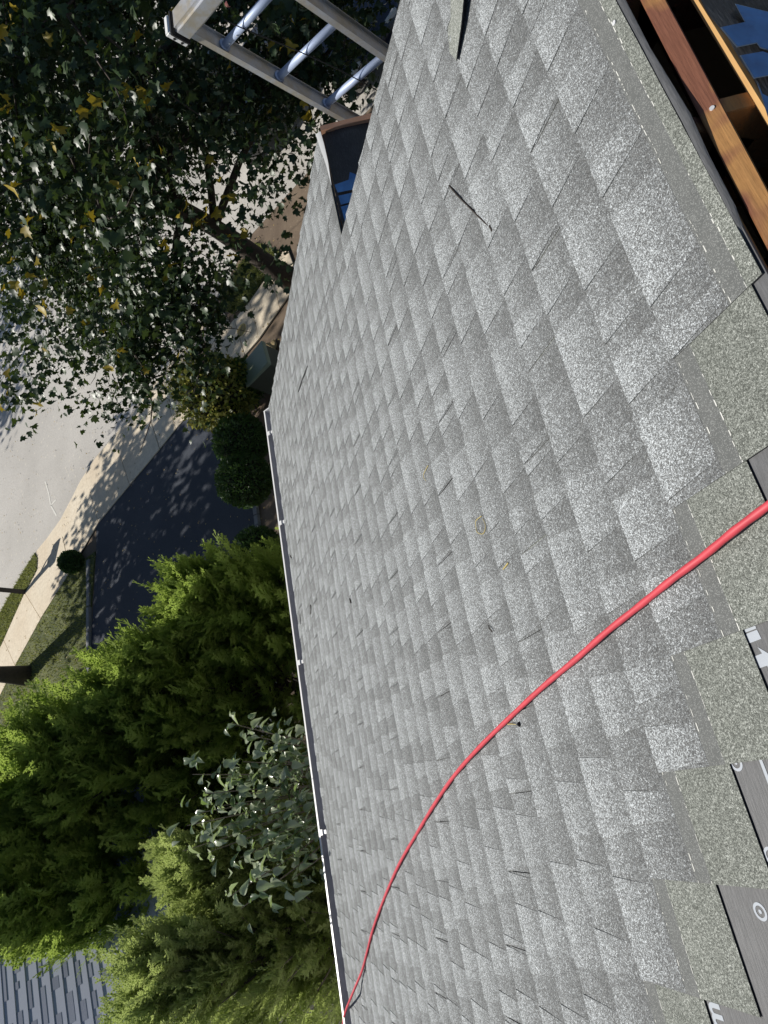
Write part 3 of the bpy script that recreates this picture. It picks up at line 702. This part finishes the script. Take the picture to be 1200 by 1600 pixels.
# ------------------------------------------------------------------ vegetation
def branchline(p0, d0, L, n, gravity=0.0, wob=.15, r=random):
    p = Vector(p0); d = Vector(d0).normalized(); out = [p.copy()]
    for i in range(n):
        d = (d + Vector((r.gauss(0, wob), r.gauss(0, wob), r.gauss(0, wob) + gravity))).normalized(); p = p + d * (L / n); out.append(p.copy())
    return out
# --- leaf template: lobed leaf as a fan
def leaf_template(lobed=True):
    if lobed:
        o = [(0, 0), (.32, .02), (.52, .30), (.30, .42), (.40, .74), (.14, .72), (0, 1.05), (-.14, .72), (-.40, .74), (-.30, .42), (-.52, .30), (-.32, .02)]
    else:
        o = [(0, 0), (.26, .14), (.42, .38), (.36, .66), (.14, .9), (0, 1.08), (-.14, .9), (-.36, .66), (-.42, .38), (-.26, .14)]
    V = [(0, .42, .0)] + [(x, y, .10 * abs(x) * 2 - .18 * y * y) for x, y in o]; n = len(o)
    return np.array(V), np.array([[0, 1 + i, 1 + (i + 1) % n] for i in range(n)])
LQ = (np.array([[0, 0, 0], [.45, .45, .05], [0, 1, -.1], [-.45, .45, .05]]), np.array([[0, 1, 2, 3]]))
LT = leaf_template(True); LO2 = leaf_template(False)

def broad_tree(name, base, H, crown_c, crown_r, nleaf, lsize, label, seed, trunk_r, mat=M_LEAF, yellow=0, limbs=16, twigs=True, lobes=60, tmpl=None, trim=0):
    r = random.Random(seed); g = np.random.default_rng(seed)
    root = empty(name, base, label=label, cat='tree'); B = Vector(base)
    tr = MB(); n = 12
    tp = [B * 0 + Vector((math.sin(i * .7) * .05, math.cos(i * .9) * .05 - .05, H * .85 * i / n)) for i in range(n + 1)]
    tr.tube(tp, [trunk_r * (1.25 if i == 0 else 1 - .8 * i / n) for i in range(n + 1)], 12)
    tr.build('trunk', M_BARK, smooth=True, parent=root)
    cc = Vector(crown_c) - B; cr = Vector(crown_r)
    lm_ = MB(); tips = []
    for i in range(limbs):
        k_ = 3 + int((n - 4) * (i / limbs)); p0 = tp[k_]; az = i * 2.4 + r.uniform(-.3, .3); el = r.uniform(.15, .9)
        tgt = cc + Vector((math.cos(az) * cr.x * r.uniform(.6, .9), math.sin(az) * cr.y * r.uniform(.6, .9), cr.z * (r.uniform(-.75, .8))))
        L = (tgt - p0).length; d = (tgt - p0).normalized(); d = (d + Vector((0, 0, .4))).normalized()
        bl = [p0]; p = p0.copy()
        for j in range(8):
            d2 = (tgt - p).normalized(); d = (d * .6 + d2 * .5 + Vector((r.gauss(0, .12), r.gauss(0, .12), r.gauss(0, .1)))).normalized(); p = p + d * L / 7.5; bl.append(p.copy())
        lm_.tube(bl, [max(.012, trunk_r * .38 * (1 - j / 8.5)) for j in range(9)], 7)
        for j in range(2, 9):
            for q in range(3):
                sb = branchline(bl[j], (r.gauss(0, 1), r.gauss(0, 1), r.gauss(.1, .6)), r.uniform(.6, 1.5), 4, -.05, .22, r)
                lm_.tube(sb, [.014, .011, .008, .006, .004], 4, cap=False); tips += sb[1:]
        tips += bl[4:]
    lm_.build('limbs', M_BARK, smooth=True, parent=root)
    # foliage: clumps hung on twig ends plus clumps on the crown shell
    T = np.array([tuple(t) for t in tips])
    dd = norm(g.normal(0, 1, (lobes * 8, 3))); rad = g.uniform(.55, 1.0, len(dd)) ** .6
    shell = np.array(tuple(cc)) + dd * np.array(tuple(cr)) * rad[:, None]
    cen = np.r_[T, shell]; cen = cen[(((cen - np.array(tuple(cc))) / np.array(tuple(cr))) ** 2).sum(1) < 1.15]
    if trim: cen = cen[~((cen[:, 2] < trim) & (cen[:, 1] > -2.0) & (cen[:, 0] < 1.2))]
    idx = g.integers(0, len(cen), nleaf)
    pos = cen[idx] + g.normal(0, 1, (nleaf, 3)) * np.array([.24, .24, .15])
    up = norm(np.c_[g.normal(0, .45, (nleaf, 2)), np.ones(nleaf)])
    ax = g.normal(0, 1, (nleaf, 3)); ax[:, 2] = -.35 - .25 * abs(g.normal(0, 1, nleaf)); Y = norm(ax)
    X = norm(np.cross(Y, up)); Z = np.cross(X, Y)
    sc_ = lsize * g.uniform(.6, 1.25, nleaf)
    TT = tmpl or LT; V, F = scatter(TT[0], TT[1], pos, X, Y, Z, sc_)
    tone = np.repeat(np.clip(g.normal(.4, .25, nleaf) + ((idx % 7) == 0) * .25, 0, 1), len(TT[0]))
    me = npmesh('foliage', V, F, mat, tone); o = link('foliage', me, parent=root); o['kind'] = 'stuff'
    return root, cen, g
# main broadleaf tree beyond the roof edge
tb = (9.65, 6.8, 0)
tA, cen, g = broad_tree('broadleaf_tree', tb, 9.0, (9.4, 5.5, 5.4), (4.8, 4.7, 3.7), 76000, .094, 'large dark leafy tree with scattered yellow leaves beyond the roof edge, behind the ladder', 21, .20, limbs=22, trim=2.95)
# yellow leaves, the nearest of them one by one
mes = []
for k in range(5):
    V, F = LT; me = npmesh('yellow_leaf', V * np.array([1.0 + .12 * k, 1, 1 + .5 * k]), F, M_YEL, np.full(len(V), k / 4)); mes.append(me)
yp = [(20, 180), (10, 130), (50, 330), (62, 322), (28, 345), (95, 440), (80, 478), (90, 470), (8, 420), (20, 432), (14, 447), (45, 440), (130, 145), (137, 140), (192, 131), (215, 138), (228, 152), (255, 142), (230, 210), (222, 262), (228, 256), (300, 330), (335, 310), (308, 322), (120, 368), (126, 362), (345, 105), (390, 360), (290, 335), (170, 470), (240, 570), (292, 560), (250, 600), (300, 545), (285, 552), (345, 300), (322, 318), (490, 195), (495, 190), (478, 202), (452, 55), (455, 60), (472, 12), (476, 22), (262, 18), (268, 12), (420, 170), (5, 620), (10, 560), (60, 640), (57, 630), (180, 560), (150, 520), (470, 175), (60, 400), (33, 225), (100, 210), (205, 355), (380, 340), (350, 390), (150, 80), (75, 60), (215, 60), (180, 300), (270, 420), (410, 60), (440, 80), (190, 620), (245, 645), (20, 20), (10, 60), (15, 290), (5, 360), (260, 380), (330, 260), (95, 560), (300, 590), (312, 612), (300, 575), (140, 430)]
def in_crown(P): return (((np.array(P) - np.array([9.4, 5.9, 5.3])) / np.array([4.6, 4.6, 3.5])) ** 2).sum()
ry = random.Random(4)
for (px, py) in yp:
    d = ray(px + ry.uniform(-4, 4), py + ry.uniform(-4, 4)); best = None
    for t in np.arange(3, 16, .12) / np.linalg.norm(d):
        P = np.array([0, 0, CAMH]) + d * t
        if in_crown(P) < .95: best = P; break
    if best is None: continue
    for q in range(ry.choice([1, 1, 2, 2])):
        P = best - np.array(tb) + np.array([ry.gauss(0, .07), ry.gauss(0, .07), ry.gauss(0, .05)])
        o = link('yellow_leaf', ry.choice(mes), parent=tA); s_ = ry.uniform(.075, .115)
        o.location = P; o.scale = (s_,) * 3; o.rotation_euler = (ry.gauss(-.2, .5), ry.gauss(-.35, .5), ry.uniform(0, 6.28))
# tree whose trunk shows beyond the driveway, crown above the picture
broad_tree('broadleaf_tree', (4.61, 18.5, 0), 10.5, (3.8, 19.6, 7.3), (5.4, 4.6, 3.5), 17000, .19, 'tree of which only the thick dark trunk shows, on the lawn beyond the driveway', 5, .22, limbs=16, tmpl=LQ)
broad_tree('broadleaf_tree', (16.5, 33.5, 0), 10, (16.0, 33.5, 7), (5.5, 5.0, 3.6), 7000, .26, 'tree across the street, seen only as the shadow it throws on the road', 9, .25, limbs=12, tmpl=LQ)

# --- conifers
def spray_template(seed, lng=1.0):
    r = random.Random(seed); V = []; F = []
    def quad(p, q, w, up):
        p = Vector(p); q = Vector(q); d = (q - p).normalized(); s = d.cross(up).normalized() * w; b = len(V); mid = p.lerp(q, .45)
        V.extend([tuple(p + s * 1.25), tuple(q), tuple(p - s * 1.25)]); F.append((b, b + 1, b + 2))
    up = Vector((0, 0, 1)); n = 9
    quad((0, 0, 0), (0, 1, .0), .016, up)
    for i in range(n):
        y = .06 + .88 * i / n; L = (.24 * (1 - y) + .09) * r.uniform(.8, 1.15)
        for sd in (-1, 1):
            a = r.uniform(.42, .68); d = Vector((math.sin(a) * sd, math.cos(a), r.uniform(-.45, .45))); p0 = Vector((0, y + r.uniform(-.02, .02), 0))
            p1 = p0 + d * L; quad(p0, p1, .019, up)
            for k in range(1, 3):
                t = k / 2.7; q0 = p0.lerp(p1, t)
                for s2 in (-1, 1):
                    b_ = a * sd + s2 * .65; L2 = L * .44 * (1.1 - t * .6)
                    quad(q0, q0 + Vector((math.sin(b_), math.cos(b_), r.uniform(-.35, .35))) * L2, .017, up)
    return np.array(V), np.array(F)
SPR = [spray_template(k) for k in range(4)]
def conifer(name, base, H, rad, label, seed, nb, mat, lean=(0, 0), spray=.30, up=.75, jun=False, cat='conifer', zmin=.15, per=9, power=.75, extra=()):
    r = random.Random(seed); g = np.random.default_rng(seed)
    root = empty(name, base, label=label, cat=cat, group=None)
    n = 10; tp = [Vector((lean[0] * (i / n) ** 1.5, lean[1] * (i / n) ** 1.5, H * .97 * i / n)) for i in range(n + 1)]
    MB().tube(tp, [.10 * (1 - .93 * i / n) * H / 4 for i in range(n + 1)], 8).build('trunk', M_BARK, smooth=True, parent=root)
    bm_ = MB(); P = []; D = []; S = []; U = []
    for i in range(nb):
        t = zmin + (1 - zmin) * ((i + .5) / nb) ** .85; az = i * 2.39996 + r.uniform(-.4, .4)
        kk = t * n; a0 = tp[min(n, int(kk))].lerp(tp[min(n, int(kk) + 1)], kk - int(kk)) if int(kk) < n else tp[n].copy()
        Lb = rad * (1 - t) ** power * r.uniform(.75, 1.18) + .22 * rad
        d = Vector((math.cos(az) + .28, math.sin(az), up * (.5 + t) + r.uniform(-.12, .2)))
        bl = branchline(a0, d, Lb * math.sqrt(1 + up * up * .5), 6, .055, .07, r)
        bm_.tube(bl, [.020 * H / 4 * (1 - j / 6.6) for j in range(7)], 5, cap=False)
        for q in range(per + 2):
            f = r.uniform(.22, 1.0) if q < per else 1.0
            k2 = f * 6; j0 = min(5, int(k2)); p = bl[j0].lerp(bl[j0 + 1], min(1, k2 - j0)); dd = (bl[min(6, j0 + 1)] - bl[j0]).normalized()
            sd = Vector((r.gauss(0, 1), r.gauss(0, 1), r.gauss(.25, .7))); sd = (sd - dd * sd.dot(dd)).normalized()
            w = .12 if q >= per else r.uniform(.18, .62)
            P.append(tuple(p + sd * .02)); D.append(tuple((dd + sd * w + Vector((0, 0, .22))).normalized())); S.append(spray * (.75 + .5 * r.random()) * (1.15 if q >= per else .95)); U.append((r.gauss(0, .5), r.gauss(0, .5), 1))
    bm_.build('branches', M_BARK2 if jun else M_BARK, parent=root)
    P = np.array(P); D = np.array(D); S = np.array(S); U = norm(np.array(U)); V_ = []; F_ = []; T_ = []; off = 0
    X, Y, Z = frames(D, U)
    cho = g.integers(0, 4, len(P))
    for k in range(4):
        mk = cho == k; V, F = scatter(SPR[k][0], SPR[k][1], P[mk], X[mk], Y[mk], Z[mk], S[mk]); V_.append(V); F_.append(F + off); off += len(V)
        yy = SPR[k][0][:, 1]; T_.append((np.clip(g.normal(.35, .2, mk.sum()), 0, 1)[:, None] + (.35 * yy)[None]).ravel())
    me = npmesh('foliage', np.vstack(V_), np.vstack(F_), mat, np.clip(np.concatenate(T_), 0, 1)); o = link('foliage', me, parent=root); o['kind'] = 'stuff'
    return root
for nm, base, H, rad, lab, seed, nb, kw in [
    ('cypress_tree', (2.42, 6.35, 0), 3.05, .95, 'shortest green cypress, nearest the round bushes and the driveway', 1, 95, {}),
    ('cypress_tree', (1.60, 7.0, 0), 3.5, 1.2, 'feathery green cypress, second from the round bushes, against the driveway', 2, 115, {}),
    ('cypress_tree', (.80, 7.6, 0), 4.3, 1.45, 'tall bright cypress in the middle of the row behind the gutter', 3, 150, {}),
    ('cypress_tree', (.0, 8.0, 0), 4.75, 1.4, 'tall cypress behind the pale glossy shrub', 4, 150, {}),
    ('cypress_tree', (-.35, 7.7, 0), 4.7, .95, 'dark cypress at the end of the row, in front of the neighbouring roof', 5, 120, {}),
]:
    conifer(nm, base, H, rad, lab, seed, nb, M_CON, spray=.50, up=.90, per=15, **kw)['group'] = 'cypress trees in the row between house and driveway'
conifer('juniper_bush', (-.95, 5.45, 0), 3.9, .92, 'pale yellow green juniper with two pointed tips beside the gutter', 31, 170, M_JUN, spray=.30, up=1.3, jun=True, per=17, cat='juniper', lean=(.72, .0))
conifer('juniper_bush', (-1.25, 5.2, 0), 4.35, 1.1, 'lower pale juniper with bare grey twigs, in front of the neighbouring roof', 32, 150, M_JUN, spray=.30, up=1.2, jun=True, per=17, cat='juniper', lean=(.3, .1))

# --- glossy broadleaf shrub beside the gutter, its leaves one by one
shb = empty('glossy_shrub', (.10, 4.55, 0), label='large leaved glossy shrub with sun glints painted pale on its leaves between gutter and cypresses', cat='shrub')
lm2 = []
for k in range(5):
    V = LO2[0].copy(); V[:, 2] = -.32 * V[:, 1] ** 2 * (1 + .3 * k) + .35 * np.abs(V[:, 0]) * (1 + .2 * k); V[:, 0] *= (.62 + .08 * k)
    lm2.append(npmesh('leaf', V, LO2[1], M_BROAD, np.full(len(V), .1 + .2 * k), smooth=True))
r = random.Random(12); stm = MB(); cnt = 0; leaves = []
shv = Vector(shb.location)
targets = []
for (px, py, Yd) in [(300, 1210, 5.2), (292, 1290, 5.1), (285, 1330, 5.3), (320, 1240, 5.1), (345, 1215, 5.2), (350, 1290, 5.0), (330, 1330, 5.1), (380, 1240, 5.0), (400, 1290, 4.9), (375, 1340, 4.95), (420, 1215, 4.9), (440, 1330, 4.75), (430, 1270, 4.8), (360, 1400, 4.8), (376, 1420, 4.75), (455, 1375, 4.7), (460, 1240, 4.7), (395, 1150, 5.0), (360, 1130, 5.1), (420, 1170, 4.9), (445, 1150, 4.8), (440, 1190, 4.8), (470, 1300, 4.65), (405, 1350, 4.85), (340, 1260, 5.15), (310, 1270, 5.15), (470, 1180, 4.7), (380, 1190, 5.0), (415, 1310, 4.8), (450, 1290, 4.7)]:
    targets.append(Vector(PY(px, py, Yd - .42)) - shv)
for i, tg in enumerate(targets):
    p0 = Vector((r.uniform(-.12, .12), r.uniform(-.1, .1), 0)); mid = Vector((tg.x * .35, tg.y * .35 , tg.z * .62)); bl = spline([p0, mid, tg.lerp(mid, .35), tg], 5)
    stm.tube(bl, [.011 - .009 * j / len(bl) for j in range(len(bl))], 5, cap=False)
    nl = 20
    for q in range(nl):
        f = 1 - .40 * (q / nl); j = f * (len(bl) - 1); j0 = min(int(j), len(bl) - 2); p = bl[j0].lerp(bl[j0 + 1], j - j0)
        az = q * 2.4 + r.uniform(-.4, .4); out = Vector((math.cos(az), math.sin(az), r.uniform(-.38, .22))).normalized()
        leaves.append((p + out * .035 + Vector((r.gauss(0, .07), r.gauss(0, .07), r.gauss(0, .07))), out, r.uniform(.060, .105)))
stm.build('stems', M_BARK2, parent=shb)
leaves.sort(key=lambda L_: -L_[2] * (1 + .3 * L_[0].z)); xb = MB()
for li, (p, out, s_) in enumerate(leaves):
    Y_ = out; X_ = Y_.cross(Vector((r.gauss(0, .30), r.gauss(0, .30), 1))).normalized(); Z_ = X_.cross(Y_)
    Mx = Matrix((( X_.x, Y_.x, Z_.x, 0), (X_.y, Y_.y, Z_.y, 0), (X_.z, Y_.z, Z_.z, 0), (0, 0, 0, 1)))
    Mx = Matrix.Translation(p) @ Mx @ Matrix.Scale(s_, 4)
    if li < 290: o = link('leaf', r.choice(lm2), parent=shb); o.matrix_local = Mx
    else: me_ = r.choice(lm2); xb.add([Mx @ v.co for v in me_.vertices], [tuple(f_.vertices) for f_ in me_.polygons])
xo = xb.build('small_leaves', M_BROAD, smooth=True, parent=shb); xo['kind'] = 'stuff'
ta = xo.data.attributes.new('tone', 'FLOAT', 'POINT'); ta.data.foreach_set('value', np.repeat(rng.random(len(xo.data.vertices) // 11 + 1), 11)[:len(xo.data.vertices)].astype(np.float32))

# --- clipped bushes
def ball_bush(name, base, rx, rz, label, seed, nleaf, ls, mat, cat='bush', rough=.05, cz=None):
    g = np.random.default_rng(seed); root = empty(name, base, label=label, cat=cat); cz = rz * .92 if cz is None else cz
    d = norm(g.normal(0, 1, (nleaf, 3))); f = 1 + rough * np.sin(d[:, 0] * 9 + seed) * np.cos(d[:, 1] * 8 - seed) + g.normal(0, rough * .7, nleaf)
    f *= np.where(g.random(nleaf) < .4, g.uniform(.82, 1, nleaf), 1)
    pos = d * np.array([rx, rx, rz]) * f[:, None] + np.array([0, 0, cz]); keep = pos[:, 2] > .03; pos = pos[keep]; d = d[keep]; n = len(pos)
    t = np.array([[0, 0, 0], [.32, .5, .06], [0, 1, -.1], [-.32, .5, .06]]); F = np.array([[0, 1, 2, 3]])
    Yd = norm(d * .9 + g.normal(0, .7, (n, 3))); X, Y, Z = frames(Yd, d + g.normal(0, .3, (n, 3)))
    V, F = scatter(t, F, pos, X, Y, Z, ls * g.uniform(.6, 1.3, n))
    o = link('foliage', npmesh('foliage', V, F, mat, np.repeat(np.clip(g.normal(.35, .3, n), 0, 1), 4)), parent=root); o['kind'] = 'stuff'
    MB().tube([(0, 0, 0), (0, 0, cz * .9)], .035, 8).build('stem', M_BARK, parent=root)
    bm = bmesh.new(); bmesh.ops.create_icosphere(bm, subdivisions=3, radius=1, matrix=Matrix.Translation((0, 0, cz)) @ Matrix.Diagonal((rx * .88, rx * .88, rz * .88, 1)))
    me = bpy.data.meshes.new('shade_core'); bm.to_mesh(me); bm.free(); me.materials.append(simple('dark_shade_core', (.012, .014, .008), .95)); link('shade_core', me, parent=root)  # near-black ball paints the shade inside the bush, no twigs modelled
    return root
b1 = PY(376, 690, 8.0); b2 = PY(382, 750, 8.0); b3 = PY(404, 862, 7.75)
ball_bush('round_bush', (b1[0], 8.0, 0), .47, .47, 'round clipped dark bush under the variegated shrub, first of three along the driveway', 1, 9000, .045, M_BOX, cz=max(.5, b1[2]))
ball_bush('round_bush', (b2[0], 8.0, 0), .47, .47, 'round clipped dark bush in the middle, fully round between the other two', 2, 9000, .045, M_BOX, cz=max(.5, b2[2]))
ball_bush('round_bush', (b3[0], 7.75, 0), .40, .4, 'small round clipped bush partly hidden by the shortest cypress', 3, 6000, .045, M_BOX, cz=max(.45, b3[2]))
bs = G(127, 880); ball_bush('round_bush', (bs[0], bs[1], 0), .27, .29, 'small dark ball bush on the lawn beside the mailbox shadow', 4, 6000, .045, M_BOX)
v1 = PY(335, 612, 8.3); ball_bush('variegated_shrub', (v1[0], 8.3, 0), .62, .75, 'loose yellow green shrub lit by the sun under the big tree', 6, 5200, .085, M_YSH, cat='shrub', rough=.14, cz=max(.8, v1[2]))
v2 = PY(400, 606, 8.0); ball_bush('dark_shrub', (v2[0], 8.0, 0), .38, .45, 'dark shrub between the green utility box and the round bushes', 7, 5000, .07, M_BOX, cat='shrub', rough=.12, cz=max(.6, v2[2]))

# ------------------------------------------------------------------ post with mailbox, utility box
px_, py_ = G(41, 925)
sdir = Vector((.187, -.982, 0)).normalized(); sd2 = Vector((-sdir.y, sdir.x, 0))
mbx = empty('mailbox', (px_, py_, .03), label='dark mailbox post standing on the grass verge beside the pavement', cat='mailbox')
MP = simple('dark_painted_wood', (.022, .022, .025), .6)
rot = Matrix.Rotation(math.atan2(-.45, .89) , 4, 'Z')
MB().box((-.06, -.06, 0), (.06, .06, 1.28), rot).build('post', MP, bevel=.006, parent=mbx)
MB().box((-.05, -.05, 1.05), (.45, .05, 1.13), rot).build('arm', MP, bevel=.005, parent=mbx)
br = MB(); br.tube([rot @ Vector((.05, 0, .72)), rot @ Vector((.34, 0, 1.06))], .03, 4); br.build('brace', MP, parent=mbx)
bx = []; 
prof = [(-.12, 1.14), (.12, 1.14), (.12, 1.32)] + [(.12 * math.cos(a), 1.32 + .12 * math.sin(a)) for a in np.linspace(0, math.pi, 9)[1:-1]] + [(-.12, 1.32)]
n = len(prof); v_ = [rot @ Vector((-.08, y, z)) for y, z in prof] + [rot @ Vector((.50, y, z)) for y, z in prof]
MB().add(v_, [tuple(reversed(range(n))), tuple(range(n, 2 * n))] + [(i, (i + 1) % n, n + (i + 1) % n, n + i) for i in range(n)]).build('box', MP, parent=mbx)
MB().box((.50, -.10, 1.15), (.508, .10, 1.40), rot).build('door', simple('mailbox_door', (.05, .05, .055), .4), parent=mbx)
MUG = simple('sunlit_green_lid', (.34, .42, .34), .45, var=.08); MUS = simple('shaded_green_cabinet', (.12, .135, .11), .5, var=.1)  # one green box: sunlight painted into the lid colour, shade into the cabinet
ub = empty('utility_box', (7.62, 7.38, 0), rz=R(8), label='green utility cabinet coloured sunlit on its sloping lid and shaded below, at the brown soil near the roof edge', cat='utility box')
MB().box((-.26, -.33, 0), (.26, .33, .70)).build('cabinet', MUS, bevel=.012, parent=ub)
MB().add([(-.28, -.36, .70), (.28, -.36, .70), (.28, .36, .70), (-.28, .36, .70), (-.28, -.36, .80), (.28, -.36, .80), (.28, .36, .74), (-.28, .36, .74)], [(0, 3, 2, 1), (4, 5, 6, 7), (0, 1, 5, 4), (1, 2, 6, 5), (2, 3, 7, 6), (3, 0, 4, 7)]).build('lid', MUG, bevel=.01, parent=ub)
MB().box((-.30, -.40, 0), (.30, .40, .05)).build('base_slab', M_CONC, bevel=.01, parent=ub)
for k, p in enumerate(((425, 548), (421, 556), (429, 541), (417, 545), (428, 553))):
    q = G(*p); rs = random.Random(k); bm = bmesh.new(); bmesh.ops.create_icosphere(bm, subdivisions=2, radius=1)
    for v in bm.verts: v.co *= 1 + .25 * math.sin(v.co.x * 3 + k) * math.cos(v.co.y * 4 - k)
    me = bpy.data.meshes.new('rock'); bm.to_mesh(me); bm.free(); me.materials.append(simple('tan_rock', (.50, .38, .20), .85, var=.3, scale=3))
    o = link('rock', me, label=('largest', 'flattest', 'farthest', 'leftmost', 'lowest')[k] + ' tan rock on the brown soil by the green utility cabinet', cat='rock'); s_ = (.16, .12, .11, .08, .1)[k]; o.scale = (s_, s_ * .8, s_ * .5); o.location = (q[0], q[1], s_ * .35)

# ------------------------------------------------------------------ parked cars
def car(loc, rz, paint, label, seed):
    root = empty('parked_car', loc, rz, label=label, cat='car')
    MPt = simple('car_paint', paint, .22, var=.03, spec=.8); MPt.node_tree.nodes['Principled BSDF'].inputs['Coat Weight'].default_value = .6
    gl = NT('dark_glass'); gl.set(Base_Color=(.015, .02, .022), Roughness=.05); MG = gl.m; MT = simple('tyre', (.02, .02, .02), .85); MR = simple('rim', (.5, .5, .52), .3, metal=.8)
    # body as lofted sections along x: (x, half width, z low, z waist, half width roof, z top)
    secs = [(-2.25, .70, .42, .62, .62, .70), (-2.15, .82, .28, .80, .72, .92), (-1.65, .89, .22, .88, .74, .98), (-1.25, .90, .22, .90, .70, 1.02), (-.75, .90, .22, .92, .60, 1.40), (-.1, .90, .22, .92, .60, 1.46), (.45, .90, .22, .92, .62, 1.42), (1.15, .90, .22, .90, .72, .99), (1.75, .88, .22, .82, .74, .88), (2.15, .80, .28, .70, .66, .76), (2.28, .66, .40, .58, .55, .62)]
    V = []; F = []
    for (x, w, zl, zw, wr, zt) in secs:
        V += [(x, -w * .92, zl), (x, -w, (zl + zw) / 2), (x, -w * .97, zw), (x, -wr, zt - .05), (x, -wr * .8, zt), (x, wr * .8, zt), (x, wr, zt - .05), (x, w * .97, zw), (x, w, (zl + zw) / 2), (x, w * .92, zl)]
    k = 10
    for i in range(len(secs) - 1):
        for j in range(k): F.append((i * k + j, i * k + (j + 1) % k, (i + 1) * k + (j + 1) % k, (i + 1) * k + j))
    F += [tuple(range(k))[::-1], tuple(range((len(secs) - 1) * k, len(secs) * k))]
    MB().add(V, [tuple(reversed(f)) for f in F]).build('body', MPt, smooth=True, parent=root)
    def pane(nm, pts): MB().add(pts, [(0, 1, 2, 3)]).build(nm, MG, parent=root)
    pane('windshield', [(1.10, -.66, 1.035), (1.10, .66, 1.035), (.50, .55, 1.425), (.50, -.55, 1.425)])
    pane('rear_window', [(-1.20, -.62, 1.06), (-1.20, .62, 1.06), (-.80, .54, 1.40), (-.80, -.54, 1.40)])
    for sy in (-1, 1):
        for a, b in ((-.72, -.12), (-.06, .45)): pane('side_window', [(a, sy * .845, .97), (b + (.35 if b > .4 else 0), sy * .845, .97), (b, sy * .635, 1.36), (a, sy * .635, 1.36)])
        MB().box((2.12, sy * .50 - .14, .60), (2.255, sy * .50 + .14, .70)).build('headlight', M_WHITE, bevel=.02, parent=root)
        MB().box((-2.24, sy * .55 - .12, .66), (-2.16, sy * .55 + .12, .80)).build('tail_light', simple('tail_red', (.35, .01, .01), .3), bevel=.02, parent=root)
        MB().box((.62, sy * .98 - .08, .96), (.78, sy * .98 + .08, 1.08)).build('mirror', MPt, bevel=.02, parent=root)
        for x in (-1.38, 1.42):
            w = MB().tube([(x, sy * .74, .33), (x, sy * .92, .33)], .33, 24).build('wheel', MT, parent=root)
            MB().tube([(x, sy * .915, .33), (x, sy * .93, .33)], .21, 20).build('rim', MR, parent=w)
    return root
car((15.3, 7.2, .01), R(205), (.012, .018, .022), 'dark car half hidden by the tree, parked left of the ladder foot', 1)
car((14.3, 4.1, .01), R(200), (.010, .016, .035), 'navy car glimpsed between the ladder rails and the roof edge', 2)
car((20.6, 6.4, .01), R(185), (.16, .035, .03), 'maroon car with a silver edged windscreen, seen through the top of the ladder', 3)

# ------------------------------------------------------------------ neighbouring house
NE = Vector((.9531, .3026, 0)).normalized(); NP = Vector((NE.y, -NE.x, 0))          # NP: horizontal, towards us
PT = R(26.6); ND_ = (NP * math.cos(PT) - Vector((0, 0, math.sin(PT)))).normalized(); NN = NE.cross(-ND_).normalized()
if NN.z < 0: NN = -NN
NO = Vector((-1.222, 8.133, 3.945))
nb = empty('neighbour_house', (NO.x, NO.y, 0), label='neighbouring house with a blue grey shingled roof behind the junipers', cat='house')
nr = empty('roof', parent=nb); L4 = Matrix(((NE.x, -ND_.x, NN.x, 0), (NE.y, -ND_.y, NN.y, 0), (NE.z, -ND_.z, NN.z, 0), (0, 0, 0, 1)))
nr.matrix_local = Matrix.Translation((0, 0, NO.z)) @ L4
MB().box((-8, -1.5, -.14), (2.2, 3.2, -.01)).build('roof_deck', simple('grey_deck', (.12, .13, .16), .9), parent=nr)
q = NT('blue_grey_shingle'); p = q.pos(); at = q.n('Attribute', attribute_name='tone')
gn = q.noise(p, 160, 2); c = q.mix(at.outputs['Fac'], (.17, .20, .28), (.44, .48, .58)); c = q.mix(q.math('MULTIPLY', gn, .45), c, (.36, .37, .42)); q.set(Base_Color=c, Roughness=.85)
rs = random.Random(8)
for k in range(-10, 22):
    V = []; F = []; T = []
    x = -8 - rs.uniform(0, .2)
    V += [(-8, k * .143 - .01, .0), (2.2, k * .143 - .01, .0), (2.2, k * .143 - .01, .012), (-8, k * .143 - .01, .012), (2.2, k * .143 + .16, .001), (-8, k * .143 + .16, .001)]
    F += [(0, 1, 2, 3), (3, 2, 4, 5)]; T += [.9] * 6
    while x < 2.1:
        w = rs.uniform(.06, .34); a, b = max(x, -8), min(x + w, 2.2)
        if b > a:
            n0 = len(V); y0 = k * .143 + rs.uniform(.035, .085); V += [(a, y0, .0105), (b, y0, .0105), (b, k * .143 + .142, .0075), (a, k * .143 + .142, .0075)]; F.append((n0, n0 + 1, n0 + 2, n0 + 3)); T += [rs.uniform(0, .35)] * 4
        x += w + rs.uniform(.05, .22)
    me = bpy.data.meshes.new('shingle_course'); me.from_pydata(V, [], F); me.materials.append(q.m)
    a_ = me.attributes.new('tone', 'FLOAT', 'POINT'); a_.data.foreach_set('value', T); me.update(); link('shingle_course', me, parent=nr)
w0 = NO + ND_ * 1.3; 
wl = MB(); R3 = Matrix(((NE.x, -NP.x, 0, 0), (NE.y, -NP.y, 0, 0), (0, 0, 1, 0), (0, 0, 0, 1)))
wl.box((-7.8, -.95, 0), (2.0, 2.6, 3.2), R3); wl.build('wall', M_WALL, parent=nb)
